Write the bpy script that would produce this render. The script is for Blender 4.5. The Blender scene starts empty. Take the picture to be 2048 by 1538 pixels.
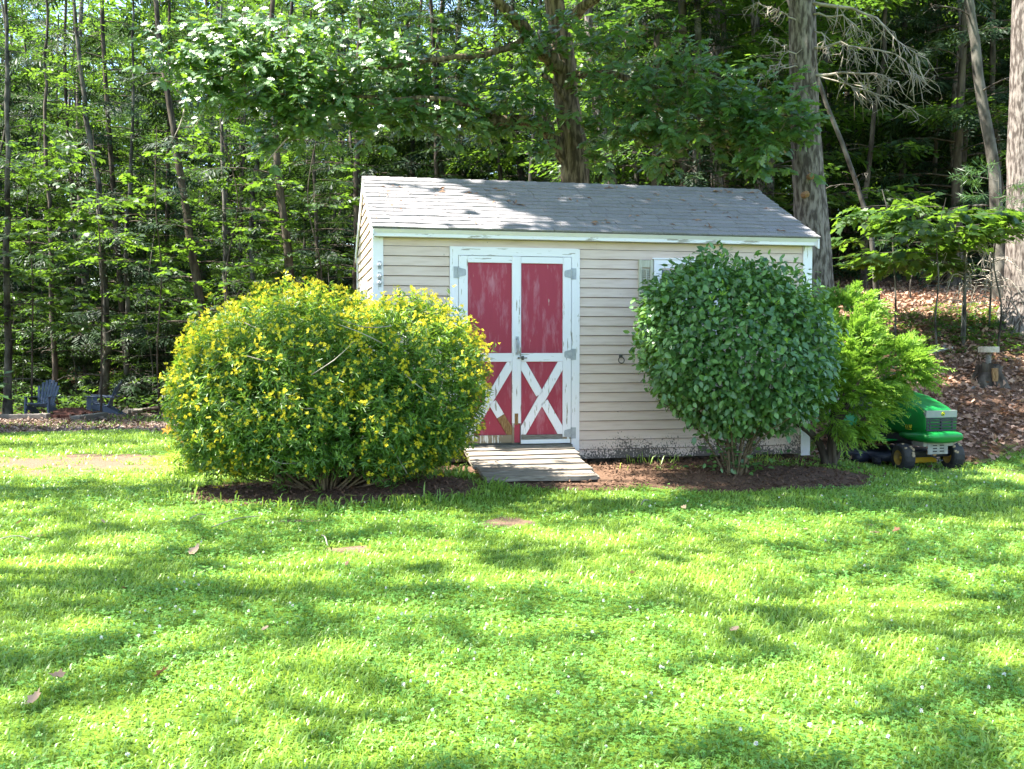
import bpy, math, random
import numpy as np
from mathutils import Vector, Matrix

# ------------------------------------------------------------------ camera, sky, sun, exposure
SC = bpy.context.scene
COL = SC.collection
F, PIT, CAMH = 2025.0, 0.0413, 1.316          # focal length in photo pixels, pitch, eye height
cam_d = bpy.data.cameras.new("camera"); cam = bpy.data.objects.new("camera", cam_d); COL.objects.link(cam)
cam_d.sensor_width = 36.0; cam_d.lens = F / 2048 * 36; cam_d.clip_end = 1000; cam_d.clip_start = 0.05
cam.location = (0, 0, CAMH); cam.rotation_euler = (math.pi / 2 - PIT, 0, 0)
SC.camera = cam

EL = math.radians(60); AZ = np.array([-0.985, -0.173]); AZ /= np.linalg.norm(AZ)
SUN = np.array([AZ[0] * math.cos(EL), AZ[1] * math.cos(EL), math.sin(EL)])
W = bpy.data.worlds.new("World"); SC.world = W; W.use_nodes = True
nt = W.node_tree; nt.nodes.clear()
sky = nt.nodes.new("ShaderNodeTexSky"); sky.sky_type = 'NISHITA'; sky.sun_disc = False
sky.sun_elevation = EL; sky.sun_rotation = math.atan2(AZ[0], AZ[1])
sky.air_density = 1.0; sky.dust_density = 1.0; sky.ozone_density = 2.0
bg = nt.nodes.new("ShaderNodeBackground"); bg.inputs[1].default_value = 0.115
wo = nt.nodes.new("ShaderNodeOutputWorld")
nt.links.new(sky.outputs[0], bg.inputs[0]); nt.links.new(bg.outputs[0], wo.inputs[0])
sd = bpy.data.lights.new("sun", 'SUN'); sd.energy = 5.0; sd.angle = math.radians(0.75); sd.color = (1.0, 0.95, 0.86)
so = bpy.data.objects.new("sun", sd); COL.objects.link(so); so.location = (-10, -3, 20)
so.rotation_euler = Vector(SUN).to_track_quat('Z', 'Y').to_euler()
SC.view_settings.view_transform = 'Standard'; SC.view_settings.look = 'None'
SC.view_settings.exposure = 2.58; SC.view_settings.gamma = 1.0; SC.view_settings.use_curve_mapping = False
SC.render.engine = 'CYCLES'
cy = SC.cycles
cy.max_bounces = 7; cy.diffuse_bounces = 4; cy.glossy_bounces = 2; cy.transmission_bounces = 4
cy.caustics_reflective = False; cy.caustics_refractive = False; cy.sample_clamp_indirect = 6

R = np.random.default_rng(7)
PI = math.pi

# ------------------------------------------------------------------ helpers
def ss(a, b, x):
    t = np.clip((x - a) / (b - a), 0, 1); return t * t * (3 - 2 * t)

def nz(x, y, s=1.0, seed=0):
    "cheap smooth noise, about -1..1"
    r = np.random.default_rng(seed); o = 0
    for k in range(7):
        a = r.uniform(0, 2 * PI); f = s * r.uniform(.6, 1.9); p = r.uniform(0, 2 * PI)
        o = o + np.sin((x * math.cos(a) + y * math.sin(a)) * f + p)
    return o / 3.2

X0, Y0, TH, SL, SD = -1.474, 10.949, 0.209, 5.09, 2.94      # the shed: front left corner, turn, length, depth
CT, ST = math.cos(TH), math.sin(TH)
def shed_uv(x, y):
    return (x - X0) * CT + (y - Y0) * ST, -(x - X0) * ST + (y - Y0) * CT
def shed_pt(u, v, w=0.):
    return np.array([X0 + u * CT - v * ST, Y0 + u * ST + v * CT, w])

def terrain(x, y):
    x = np.asarray(x, float); y = np.asarray(y, float)
    z = -0.13 + 0.012 * np.sin(1.3 * x + .5) * np.sin(.9 * y)
    u, v = shed_uv(x, y)
    z = z + 0.09 * ss(-1.9, -0.9, v) * ss(-1.2, .2, u) * (1 - ss(4.6, 5.4, u)) * (1 - ss(3, 5, v))
    z = z + 0.05 * np.exp(-(((x + 1.75) / 1.4) ** 2 + ((y - 9.7) / .7) ** 2))
    mL = 1 - ss(-3.5, 0.0, x)
    z = z - 0.040 * np.clip(y - 12, 0, 20) * mL
    z = z - 0.10 * ss(3.6, 4.6, x) * ss(10.2, 12, y)
    mR = ss(1.0, 4.8, x)
    z = z + mR * np.interp(y, [12.9, 15.5, 18, 22, 60, 200], [0, .95, 2.05, 2.6, 7, 12])
    z = z + 0.05 * np.clip(y - 40, 0, 200) * (1 - mR)
    z = z + 0.06 * nz(x, y, .8, 3) * ss(13, 18, y)
    return z

CP, SP = math.cos(PIT), math.sin(PIT)
def project(P):
    P = np.asarray(P, float); x, y, z = P[..., 0], P[..., 1], P[..., 2] - CAMH
    d = y * CP - z * SP; h = y * SP + z * CP
    d = np.where(d < .05, .05, d)
    return 1024 + F * x / d, 769 - F * h / d
def ray(px, py):
    a = (px - 1024) / F; b = (769 - py) / F
    return np.array([a, CP + b * SP, -SP + b * CP])
def P3(px, py, D):
    "world point seen at a photo pixel, D metres into the scene"
    r = ray(px, py); return np.array([0, 0, CAMH]) + r * (D / r[1])
def G(px, py):
    "ground point seen at a photo pixel"
    r = ray(px, py); t = 2.5
    while t < 120:
        p = np.array([0, 0, CAMH]) + r * t
        if p[2] <= terrain(p[0], p[1]): return p
        t += 0.02
    return p
def ground(x, y): return np.array([x, y, float(terrain(x, y))])

# ------------------------------------------------------------------ object making
def props(o, label=None, cat=None, group=None, kind=None):
    if label: o["label"] = label
    if cat: o["category"] = cat
    if group: o["group"] = group
    if kind: o["kind"] = kind
    return o
def thing(name, label, cat, loc=(0, 0, 0), rotz=0, group=None):
    o = bpy.data.objects.new(name, None); COL.objects.link(o)
    o.location = [float(c) for c in loc]; o.rotation_euler = (0, 0, rotz); o.empty_display_size = .2
    return props(o, label, cat, group)
def mesh(name, V, Fc, mats, smooth=False, tint=None, midx=None):
    me = bpy.data.meshes.new(name)
    V = np.asarray(V, np.float32)
    if isinstance(Fc, np.ndarray):
        n = Fc.shape[1]; m = len(Fc)
        me.vertices.add(len(V)); me.vertices.foreach_set("co", V.ravel())
        me.loops.add(m * n); me.loops.foreach_set("vertex_index", Fc.astype(np.int32).ravel())
        me.polygons.add(m); me.polygons.foreach_set("loop_start", np.arange(0, m * n, n, dtype=np.int32))
        me.update(calc_edges=True)
    else:
        me.from_pydata(V.tolist(), [], [list(map(int, f)) for f in Fc]); me.update()
    for mt in (mats if isinstance(mats, (list, tuple)) else [mats]): me.materials.append(mt)
    if midx is not None: me.polygons.foreach_set("material_index", np.asarray(midx, np.int32))
    if tint is not None:
        a = me.attributes.new("tint", 'FLOAT', 'POINT'); a.data.foreach_set("value", np.asarray(tint, np.float32))
    if smooth: me.polygons.foreach_set("use_smooth", np.ones(len(me.polygons), bool))
    return me
def ob(name, me, parent=None, loc=None, rot=None, scale=None):
    o = bpy.data.objects.new(name, me); COL.objects.link(o)
    if parent is not None: o.parent = parent
    if loc is not None: o.location = [float(c) for c in loc]
    if rot is not None: o.rotation_euler = [float(c) for c in rot]
    if scale is not None: o.scale = (scale,) * 3 if np.isscalar(scale) else scale
    return o
class MB:
    "collects shapes into one mesh"
    def __init__(s): s.V = []; s.F = []; s.n = 0
    def add(s, V, Fc):
        V = np.asarray(V, float); s.V.append(V)
        s.F += [[i + s.n for i in f] for f in Fc]; s.n += len(V); return s
    def box(s, a, b, M=None):
        x0, y0, z0 = a; x1, y1, z1 = b
        V = np.array([[x0, y0, z0], [x1, y0, z0], [x1, y1, z0], [x0, y1, z0], [x0, y0, z1], [x1, y0, z1], [x1, y1, z1], [x0, y1, z1]], float)
        if M is not None: V = np.array([M @ Vector(v) for v in V])
        return s.add(V, [[0, 3, 2, 1], [4, 5, 6, 7], [0, 1, 5, 4], [1, 2, 6, 5], [2, 3, 7, 6], [3, 0, 4, 7]])
    def prism(s, poly, axis, a, b):
        "poly of 2D points extruded along axis 0/1/2 from a to b"
        n = len(poly); V = []
        for t in (a, b):
            for p in poly:
                q = list(p); q.insert(axis, t); V.append(q)
        return s.add(V, [list(range(n))[::-1], list(range(n, 2 * n))] + [[i, (i + 1) % n, n + (i + 1) % n, n + i] for i in range(n)])
    def tube(s, path, rad, sides=8, cap=True):
        V, Q = tube(path, rad, sides); Fc = Q.tolist(); k = len(path)
        if cap: Fc += [list(range(sides))[::-1], list(range((k - 1) * sides, k * sides))]
        return s.add(V, Fc)
    def make(s, name, mat, parent=None, smooth=False, bevel=0, label=None, seg=1):
        me = mesh(name, np.concatenate(s.V), s.F, mat, smooth)
        if bevel:
            import bmesh
            bm = bmesh.new(); bm.from_mesh(me)
            bmesh.ops.recalc_face_normals(bm, faces=bm.faces)
            bmesh.ops.bevel(bm, geom=bm.edges[:], offset=bevel, segments=seg, affect='EDGES', profile=.5)
            bm.to_mesh(me); bm.free()
        else:
            import bmesh
            bm = bmesh.new(); bm.from_mesh(me); bmesh.ops.recalc_face_normals(bm, faces=bm.faces); bm.to_mesh(me); bm.free()
        o = ob(name, me, parent)
        if label: o["label"] = label
        return o
def tube(path, rad, sides=8, wob=0., seed=0):
    path = np.asarray(path, float); k = len(path)
    rad = np.broadcast_to(np.asarray(rad, float), (k,))
    T = np.gradient(path, axis=0); T /= np.linalg.norm(T, axis=1)[:, None] + 1e-9
    ref = np.array([1., 0, 0]) if abs(T[:, 0]).mean() < .8 else np.array([0, 0, 1.])
    A = np.cross(T, ref); A /= np.linalg.norm(A, axis=1)[:, None] + 1e-9
    B = np.cross(T, A)
    th = np.arange(sides) * 2 * PI / sides
    r = rad[:, None] * np.ones(sides)
    if wob:
        g = np.random.default_rng(seed)
        r = r * (1 + wob * (g.normal(0, .5, (k, sides)) + g.normal(0, .7, (1, sides))))
    V = path[:, None, :] + r[..., None] * (np.cos(th)[None, :, None] * A[:, None, :] + np.sin(th)[None, :, None] * B[:, None, :])
    i = np.arange(k - 1)[:, None] * sides; j = np.arange(sides)[None, :]; j2 = (j + 1) % sides
    Q = np.stack([i + j, i + j2, i + sides + j2, i + sides + j], -1).reshape(-1, 4)
    return V.reshape(-1, 3), Q
def spline(pts, n):
    "smooth curve through points"
    pts = np.asarray(pts, float)
    if len(pts) < 3:
        t = np.linspace(0, 1, n)[:, None]; return pts[0] * (1 - t) + pts[-1] * t
    d = np.r_[0, np.cumsum(np.linalg.norm(np.diff(pts, axis=0), axis=1))]; d /= d[-1]
    m = np.gradient(pts, d, axis=0); t = np.linspace(0, 1, n)
    k = np.clip(np.searchsorted(d, t, side='right') - 1, 0, len(d) - 2)
    h = (d[k + 1] - d[k])[:, None]; q = ((t - d[k]) / (d[k + 1] - d[k]))[:, None]
    return ((2 * q ** 3 - 3 * q ** 2 + 1) * pts[k] + (q ** 3 - 2 * q ** 2 + q) * h * m[k] + (-2 * q ** 3 + 3 * q ** 2) * pts[k + 1] + (q ** 3 - q ** 2) * h * m[k + 1])
def nrm(a): return a / (np.linalg.norm(a, axis=-1, keepdims=True) + 1e-9)
def frames(d, n):
    "rotation matrices: local x along d, local z near n"
    x = nrm(d); y = nrm(np.cross(n, x)); z = np.cross(x, y)
    return np.stack([x, y, z], -1)
def scatter(tv, tf, pos, Rm, sc):
    "copies of one template joined: verts, faces"
    tv = np.asarray(tv, float); N = len(pos); k = len(tv)
    sc = np.asarray(sc, float)
    if sc.ndim == 1: sc = sc[:, None]
    V = np.einsum('nij,nkj->nki', Rm, tv[None] * sc[:, None, :]) + pos[:, None, :]
    tf = np.asarray(tf)
    return V.reshape(-1, 3), (tf[None] + (np.arange(N) * k)[:, None, None]).reshape(-1, tf.shape[1])
def rtint(N, k, lo=0., hi=1., rng=R): return np.repeat(rng.uniform(lo, hi, N), k)

# ------------------------------------------------------------------ leaf shapes
RH_V = [(0, 0, 0), (.45, .27, .05), (1, 0, -.05), (.45, -.27, .05)]; RH_F = np.array([(0, 2, 1), (0, 3, 2)])
OV_V = [(0, 0, 0), (.28, .26, .05), (.64, .25, .03), (1, 0, -.12), (.64, -.25, .03), (.28, -.26, .05), (.28, 0, 0), (.64, 0, -.03)]
OV_F = np.array([(0, 6, 1), (6, 2, 1), (6, 7, 2), (7, 3, 2), (0, 5, 6), (6, 5, 4), (6, 4, 7), (7, 4, 3)])
def mirror(h, curl=.12, fold=.12):
    pts = h + [(x, -y) for x, y in h[::-1] if abs(y) > 1e-6]
    return [(x, y, -curl * x * x + fold * abs(y)) for x, y in pts], np.array([list(range(len(pts)))[::-1]])
OAK_V, OAK_F = mirror([(0, 0.012), (.13, .05), (.2, .17), (.3, .075), (.40, .27), (.52, .10), (.63, .27), (.74, .10), (.86, .16), (1, 0)])
MAP_V, MAP_F = mirror([(0, 0), (-.05, .3), (.16, .28), (.3, .52), (.45, .3), (.62, .3), (.66, .16), (1, 0)], .15, .06)
def spray(rng, n, ln, size, lv=RH_V, lf=RH_F, flat=.25, alt=True):
    "one twig carrying n leaves in a rough plane, along local x"
    t = np.linspace(.15, 1, n) * ln; sg = np.where(np.arange(n) % 2 == 0, 1., -1.)
    a = rng.uniform(.5, 1.1, n) * sg; a[-1] = 0
    d = np.stack([np.cos(a), np.sin(a), rng.normal(-.15, .2, n)], -1)
    up = np.stack([rng.normal(0, flat, n), rng.normal(0, flat, n), np.ones(n)], -1)
    pos = np.stack([t, sg * .01, rng.normal(0, .03 * ln, n) - .1 * t * t / ln], -1)
    return scatter(lv, lf, pos, frames(d, up), size * rng.uniform(.75, 1.2, n))
def needle_spray(rng, n, ln, w):
    "hemlock like frond: narrow side shoots each side of a stem"
    lv = [(0, 0, 0), (.5, .11, 0), (1, 0, -.06), (.5, -.11, 0)]
    t = np.linspace(.05, 1, n) * ln; sg = np.where(np.arange(n) % 2 == 0, 1., -1.)
    a = rng.uniform(.6, .95, n) * sg
    d = np.stack([np.cos(a), np.sin(a), rng.normal(-.2, .12, n)], -1)
    up = np.stack([rng.normal(0, .2, n), rng.normal(0, .2, n), np.ones(n)], -1)
    pos = np.stack([t, 0 * t, -.18 * t * t / ln], -1)
    return scatter(lv, RH_F, pos, frames(d, up), w * (1.15 - .75 * t / ln) * rng.uniform(.8, 1.2, n))

# ------------------------------------------------------------------ materials
def newmat(name):
    m = bpy.data.materials.new(name); m.use_nodes = True; n = m.node_tree.nodes; n.clear()
    o = n.new("ShaderNodeOutputMaterial"); return m, m.node_tree, n, o
def ramp(n, stops):
    r = n.new("ShaderNodeValToRGB"); e = r.color_ramp.elements
    while len(e) < len(stops): e.new(.5)
    for k, (p, c) in enumerate(stops):
        e[k].position = p; e[k].color = (*c, 1) if len(c) == 3 else c
    return r
def leafmat(name, dark, light, trans, tw=.45, rough=.45, spec=.4):
    m, t, n, o = newmat(name); L = t.links.new
    at = n.new("ShaderNodeAttribute"); at.attribute_name = "tint"
    r = ramp(n, [(0, dark), (1, light)]); L(at.outputs["Fac"], r.inputs[0])
    p = n.new("ShaderNodeBsdfPrincipled"); L(r.outputs[0], p.inputs["Base Color"])
    p.inputs["Roughness"].default_value = rough; p.inputs["Specular IOR Level"].default_value = spec
    tr = n.new("ShaderNodeBsdfTranslucent")
    r2 = ramp(n, [(0, tuple(c * .7 for c in trans)), (1, trans)]); L(at.outputs["Fac"], r2.inputs[0]); L(r2.outputs[0], tr.inputs[0])
    mx = n.new("ShaderNodeMixShader"); mx.inputs[0].default_value = tw
    L(p.outputs[0], mx.inputs[1]); L(tr.outputs[0], mx.inputs[2]); L(mx.outputs[0], o.inputs[0]); return m
def mat(name, c1, c2=None, rough=.6, spec=.3, scale=8., stretch=(1, 1, 1), bump=0., bscale=None, metal=0., detail=6, lo=.35, hi=.65, rnd=0., coat=0.):
    "noise mix of two colours with optional bump and per object variation"
    m, t, n, o = newmat(name); L = t.links.new
    p = n.new("ShaderNodeBsdfPrincipled"); p.inputs["Roughness"].default_value = rough
    p.inputs["Specular IOR Level"].default_value = spec; p.inputs["Metallic"].default_value = metal
    p.inputs["Coat Weight"].default_value = coat
    L(p.outputs[0], o.inputs[0])
    tc = n.new("ShaderNodeTexCoord"); mp = n.new("ShaderNodeMapping"); L(tc.outputs["Object"], mp.inputs[0]); mp.inputs["Scale"].default_value = stretch
    ns = n.new("ShaderNodeTexNoise"); ns.inputs["Scale"].default_value = scale; ns.inputs["Detail"].default_value = detail; L(mp.outputs[0], ns.inputs["Vector"])
    r = ramp(n, [(lo, c1), (hi, c2 or c1)]); L(ns.outputs[0], r.inputs[0])
    out = r.outputs[0]
    if rnd:
        oi = n.new("ShaderNodeObjectInfo"); hv = n.new("ShaderNodeHueSaturation")
        ma = n.new("ShaderNodeMapRange"); ma.inputs[3].default_value = 1 - rnd; ma.inputs[4].default_value = 1 + rnd
        L(oi.outputs["Random"], ma.inputs[0]); L(ma.outputs[0], hv.inputs["Value"]); L(out, hv.inputs["Color"]); out = hv.outputs[0]
    L(out, p.inputs["Base Color"])
    if bump:
        b = n.new("ShaderNodeBump"); b.inputs["Strength"].default_value = bump; b.inputs["Distance"].default_value = .02
        n2 = n.new("ShaderNodeTexNoise"); n2.inputs["Scale"].default_value = bscale or scale * 2; n2.inputs["Detail"].default_value = 8; L(mp.outputs[0], n2.inputs["Vector"])
        L(n2.outputs[0], b.inputs["Height"]); L(b.outputs[0], p.inputs["Normal"])
    return m
def paintmat(name, paint, under, grain, thr=.62, scr=None, rough=.55):
    "old paint on wood: flakes off along the grain (axis 0,1,2), optional pale scuffs"
    m, t, n, o = newmat(name); L = t.links.new
    p = n.new("ShaderNodeBsdfPrincipled"); p.inputs["Roughness"].default_value = rough; p.inputs["Specular IOR Level"].default_value = .3; L(p.outputs[0], o.inputs[0])
    tc = n.new("ShaderNodeTexCoord"); mp = n.new("ShaderNodeMapping"); L(tc.outputs["Object"], mp.inputs[0])
    s = [34, 34, 34]; s[grain] = 4; mp.inputs["Scale"].default_value = s
    a = n.new("ShaderNodeTexNoise"); a.inputs["Scale"].default_value = 1.; a.inputs["Detail"].default_value = 7; a.inputs["Roughness"].default_value = .6; L(mp.outputs[0], a.inputs["Vector"])
    b = n.new("ShaderNodeTexNoise"); b.inputs["Scale"].default_value = 2.2; L(tc.outputs["Object"], b.inputs["Vector"])
    ad = n.new("ShaderNodeMath"); ad.operation = 'MULTIPLY_ADD'; ad.inputs[1].default_value = .35; L(b.outputs[0], ad.inputs[0]); L(a.outputs[0], ad.inputs[2])
    r = ramp(n, [(thr + .17, (0, 0, 0)), (thr + .21, (1, 1, 1))]); L(ad.outputs[0], r.inputs[0])
    base = ramp(n, [(.3, tuple(c * .93 for c in paint)), (.7, paint)]); L(a.outputs[0], base.inputs[0]); col = base.outputs[0]
    if scr:
        mp2 = n.new("ShaderNodeMapping"); mp2.inputs["Scale"].default_value = (12, 12, 2.6); mp2.inputs["Rotation"].default_value = (0, .35, 0); L(tc.outputs["Object"], mp2.inputs[0])
        c = n.new("ShaderNodeTexNoise"); c.inputs["Scale"].default_value = 1.; c.inputs["Detail"].default_value = 9; c.inputs["Roughness"].default_value = .68; L(mp2.outputs[0], c.inputs["Vector"])
        r3 = ramp(n, [(.51, (0, 0, 0)), (.72, (.85, .85, .85))]); L(c.outputs[0], r3.inputs[0])
        mx = n.new("ShaderNodeMix"); mx.data_type = 'RGBA'; L(r3.outputs[0], mx.inputs[0]); L(col, mx.inputs[6]); mx.inputs[7].default_value = (*scr, 1); col = mx.outputs[2]
    m2 = n.new("ShaderNodeMix"); m2.data_type = 'RGBA'; L(r.outputs[0], m2.inputs[0]); L(col, m2.inputs[6]); m2.inputs[7].default_value = (*under, 1)
    L(m2.outputs[2], p.inputs["Base Color"])
    bp = n.new("ShaderNodeBump"); bp.inputs["Strength"].default_value = .25; bp.inputs["Distance"].default_value = .004; bp.invert = True
    L(ad.outputs[0], bp.inputs["Height"]); L(bp.outputs[0], p.inputs["Normal"]); return m
def sidingmat():
    m, t, n, o = newmat("siding paint"); L = t.links.new
    p = n.new("ShaderNodeBsdfPrincipled"); p.inputs["Roughness"].default_value = .6; p.inputs["Specular IOR Level"].default_value = .25; L(p.outputs[0], o.inputs[0])
    tc = n.new("ShaderNodeTexCoord"); mp = n.new("ShaderNodeMapping"); mp.inputs["Scale"].default_value = (1.2, 1.2, 9); L(tc.outputs["Object"], mp.inputs[0])
    a = n.new("ShaderNodeTexNoise"); a.inputs["Scale"].default_value = 3; a.inputs["Detail"].default_value = 8; L(mp.outputs[0], a.inputs["Vector"])
    r = ramp(n, [(.3, (.54, .41, .355)), (.5, (.615, .48, .427)), (.75, (.655, .525, .472))]); L(a.outputs[0], r.inputs[0])
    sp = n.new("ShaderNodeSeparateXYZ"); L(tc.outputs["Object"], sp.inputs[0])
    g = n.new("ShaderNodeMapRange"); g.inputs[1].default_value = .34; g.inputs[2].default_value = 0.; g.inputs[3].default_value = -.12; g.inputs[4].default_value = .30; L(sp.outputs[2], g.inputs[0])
    mp2 = n.new("ShaderNodeMapping"); mp2.inputs["Scale"].default_value = (60, 60, 42); L(tc.outputs["Object"], mp2.inputs[0])
    v = n.new("ShaderNodeTexNoise"); v.inputs["Scale"].default_value = 1.; v.inputs["Detail"].default_value = 4; L(mp2.outputs[0], v.inputs["Vector"])
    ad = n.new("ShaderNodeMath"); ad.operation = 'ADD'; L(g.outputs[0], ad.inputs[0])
    lf_ = n.new("ShaderNodeTexNoise"); lf_.inputs["Scale"].default_value = 3.; lf_.inputs["Detail"].default_value = 3; L(tc.outputs["Object"], lf_.inputs["Vector"])
    a2 = n.new("ShaderNodeMath"); a2.operation = 'MULTIPLY_ADD'; a2.inputs[1].default_value = .55; L(lf_.outputs[0], a2.inputs[0]); L(v.outputs[0], a2.inputs[2])
    a3 = n.new("ShaderNodeMath"); a3.operation = 'ADD'; a3.inputs[1].default_value = -.275; L(a2.outputs[0], a3.inputs[0]); L(a3.outputs[0], ad.inputs[1])
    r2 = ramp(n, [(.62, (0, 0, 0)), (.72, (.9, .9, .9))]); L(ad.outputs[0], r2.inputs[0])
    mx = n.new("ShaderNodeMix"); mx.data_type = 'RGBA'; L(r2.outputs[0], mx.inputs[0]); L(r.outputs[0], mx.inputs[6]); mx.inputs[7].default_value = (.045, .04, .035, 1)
    L(mx.outputs[2], p.inputs["Base Color"]); return m
def barkmat(name, c1, c2, sc=9., st=.28, bump=.8):
    return mat(name, c1, c2, rough=.9, spec=.1, scale=sc, stretch=(1, 1, st), bump=bump, bscale=sc * 1.3, lo=.38, hi=.62)

M = {}
M['white'] = paintmat("peeling white paint upright", (.79, .765, .82), (.30, .27, .23), 2, .62)
M['whiteh'] = paintmat("peeling white paint level", (.79, .765, .82), (.33, .30, .27), 0, .62)
M['rotten'] = paintmat("rotting white paint", (.66, .65, .62), (.24, .18, .12), 2, .46)
M['trim'] = mat("white trim paint", (.77, .745, .80), (.82, .80, .85), rough=.5)
M['red'] = paintmat("faded barn red paint", (.335, .034, .064), (.45, .30, .28), 2, .72, scr=(.46, .19, .24))
M['siding'] = sidingmat()
M['wallcore'] = mat("wall sheathing", (.10, .08, .07), (.14, .12, .10))
M['shingle'] = mat("grey asphalt shingle", (.18, .17, .178), (.262, .25, .258), rough=.85, spec=.2, scale=90, bump=.5, bscale=220, rnd=.09)
M['galv'] = mat("galvanised steel", (.30, .31, .34), (.40, .41, .45), rough=.5, metal=.35, scale=20)
M['dark'] = mat("dark cast metal", (.06, .06, .06), (.12, .11, .10), rough=.5, metal=.5)
M['plank'] = mat("weathered ramp plank", (.15, .12, .095), (.31, .27, .225), rough=.85, scale=5, stretch=(1.2, 16, 16), bump=.5, rnd=.2)
M['oldwood'] = mat("silvered timber", (.13, .115, .10), (.25, .225, .20), rough=.9, scale=6, stretch=(2, 14, 14), bump=.4, rnd=.1)
M['rawwood'] = mat("rotted bare wood", (.20, .10, .04), (.42, .26, .12), rough=.9, scale=10, stretch=(14, 14, 2), bump=.9)
M['shutter'] = mat("weathered shutter", (.38, .36, .28), (.50, .48, .40), rough=.8, scale=9, stretch=(6, 6, 1), bump=.2)
M['glass'] = mat("window pane", (.10, .12, .13), (.13, .15, .16), rough=.06, spec=.8)
M['blind'] = mat("window blind", (.75, .74, .70), (.8, .79, .76))
M['barkdark'] = barkmat("dark bark", (.035, .028, .022), (.11, .09, .07), 8)
M['barkgrey'] = barkmat("grey maple bark", (.028, .024, .02), (.135, .125, .105), 5, .5, .8)
M['barkoak'] = mat("oak bark", (.062, .047, .033), (.215, .165, .115), rough=.9, spec=.1, scale=22, stretch=(1, 1, .22), bump=1., bscale=28, lo=.42, hi=.60)
M['barkpine'] = mat("pine bark", (.062, .050, .043), (.205, .175, .155), rough=.9, spec=.1, scale=24, stretch=(1, 1, .26), bump=1., bscale=30, lo=.42, hi=.60)
M['deadtwig'] = mat("bare grey twig", (.20, .17, .135), (.36, .32, .27), rough=.9)
M['stem'] = mat("shrub stem", (.09, .06, .035), (.20, .15, .09), rough=.9, scale=12)
M['bird'] = mat("sawn log end", (.36, .31, .24), (.5, .44, .35), rough=.9, scale=20)
M['leafA'] = leafmat("maple leaf", (.014, .040, .009), (.052, .118, .018), (.19, .35, .026), .45)
M['leafB'] = leafmat("beech leaf", (.012, .034, .010), (.042, .092, .022), (.125, .25, .024), .43)
M['leafH'] = leafmat("hemlock needle", (.009, .025, .011), (.030, .062, .022), (.055, .11, .018), .28, .55, .25)
M['leafP'] = leafmat("pine needle", (.025, .07, .022), (.06, .13, .035), (.12, .24, .04), .35)
M['leafO'] = leafmat("oak leaf", (.035, .10, .035), (.10, .20, .065), (.24, .44, .03), .40, .40, .9)
M['leafV'] = leafmat("glossy shrub leaf", (.032, .095, .030), (.145, .275, .075), (.22, .44, .04), .26, .36, .6)
M['leafY'] = leafmat("narrow shrub leaf", (.05, .13, .028), (.15, .27, .04), (.34, .54, .04), .45, .38, .5)
M['petal'] = leafmat("yellow petal", (.74, .58, .02), (.86, .78, .08), (.86, .76, .06), .4, .6, .2)
M['lily'] = leafmat("orange lily petal", (.75, .30, .06), (.85, .50, .16), (.8, .42, .08), .4)
M['leafJ'] = leafmat("golden juniper", (.045, .14, .02), (.30, .46, .05), (.30, .52, .05), .4)
M['grass'] = leafmat("grass blade", (.145, .28, .042), (.335, .475, .09), (.40, .58, .07), .45, .36, .6)
M['clover'] = leafmat("clover leaf", (.10, .26, .05), (.20, .40, .085), (.28, .5, .05), .38, .40, .5)
M['cflower'] = leafmat("clover blossom", (.62, .58, .54), (.8, .78, .74), (.5, .5, .45), .2)
M['litter'] = leafmat("dead leaf", (.17, .08, .045), (.55, .37, .26), (.26, .13, .07), .15, .7, .2)
M['chip'] = leafmat("wood chip", (.15, .10, .075), (.36, .28, .23), (.1, .06, .04), .05, .8, .2)
M['mulch'] = leafmat("bark mulch", (.05, .026, .015), (.19, .11, .07), (.05, .03, .02), .05, .8, .2)
M['mgreen'] = mat("green hood paint", (.004, .15, .022), (.006, .175, .03), rough=.4, spec=.25, coat=.12, scale=3)
M['mblack'] = mat("black plastic", (.018, .018, .022), (.03, .03, .036), rough=.5)
M['mgrille'] = mat("slate grille plastic", (.018, .021, .034), (.028, .032, .046), rough=.45)
M['myellow'] = mat("yellow deck paint", (.62, .38, .012), (.50, .29, .02), rough=.5, scale=7)
M['rimdirt'] = mat("dusty yellow rim", (.36, .22, .02), (.20, .14, .06), rough=.7, scale=9)
M['mlens'] = mat("hazy headlamp lens", (.20, .23, .25), (.30, .31, .28), rough=.3, spec=.5, scale=5)
M['tyre'] = mat("tyre rubber", (.022, .022, .024), (.045, .042, .038), rough=.8, scale=9, bump=.2)
M['mud'] = mat("dried mud", (.30, .22, .14), (.38, .29, .2), rough=.95, scale=14)
M['mgrey'] = mat("grey bracket steel", (.22, .21, .20), (.34, .33, .32), rough=.6, metal=.2, scale=10)
M['ydecal'] = mat("yellow decal", (.75, .60, .03), (.75, .60, .03), rough=.4)
M['chair'] = mat("slate blue plastic", (.09, .115, .18), (.11, .14, .21), rough=.5, scale=4)
M['brick'] = mat("fire ring block", (.085, .03, .02), (.15, .06, .045), rough=.9, scale=12, rnd=.2)

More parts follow.
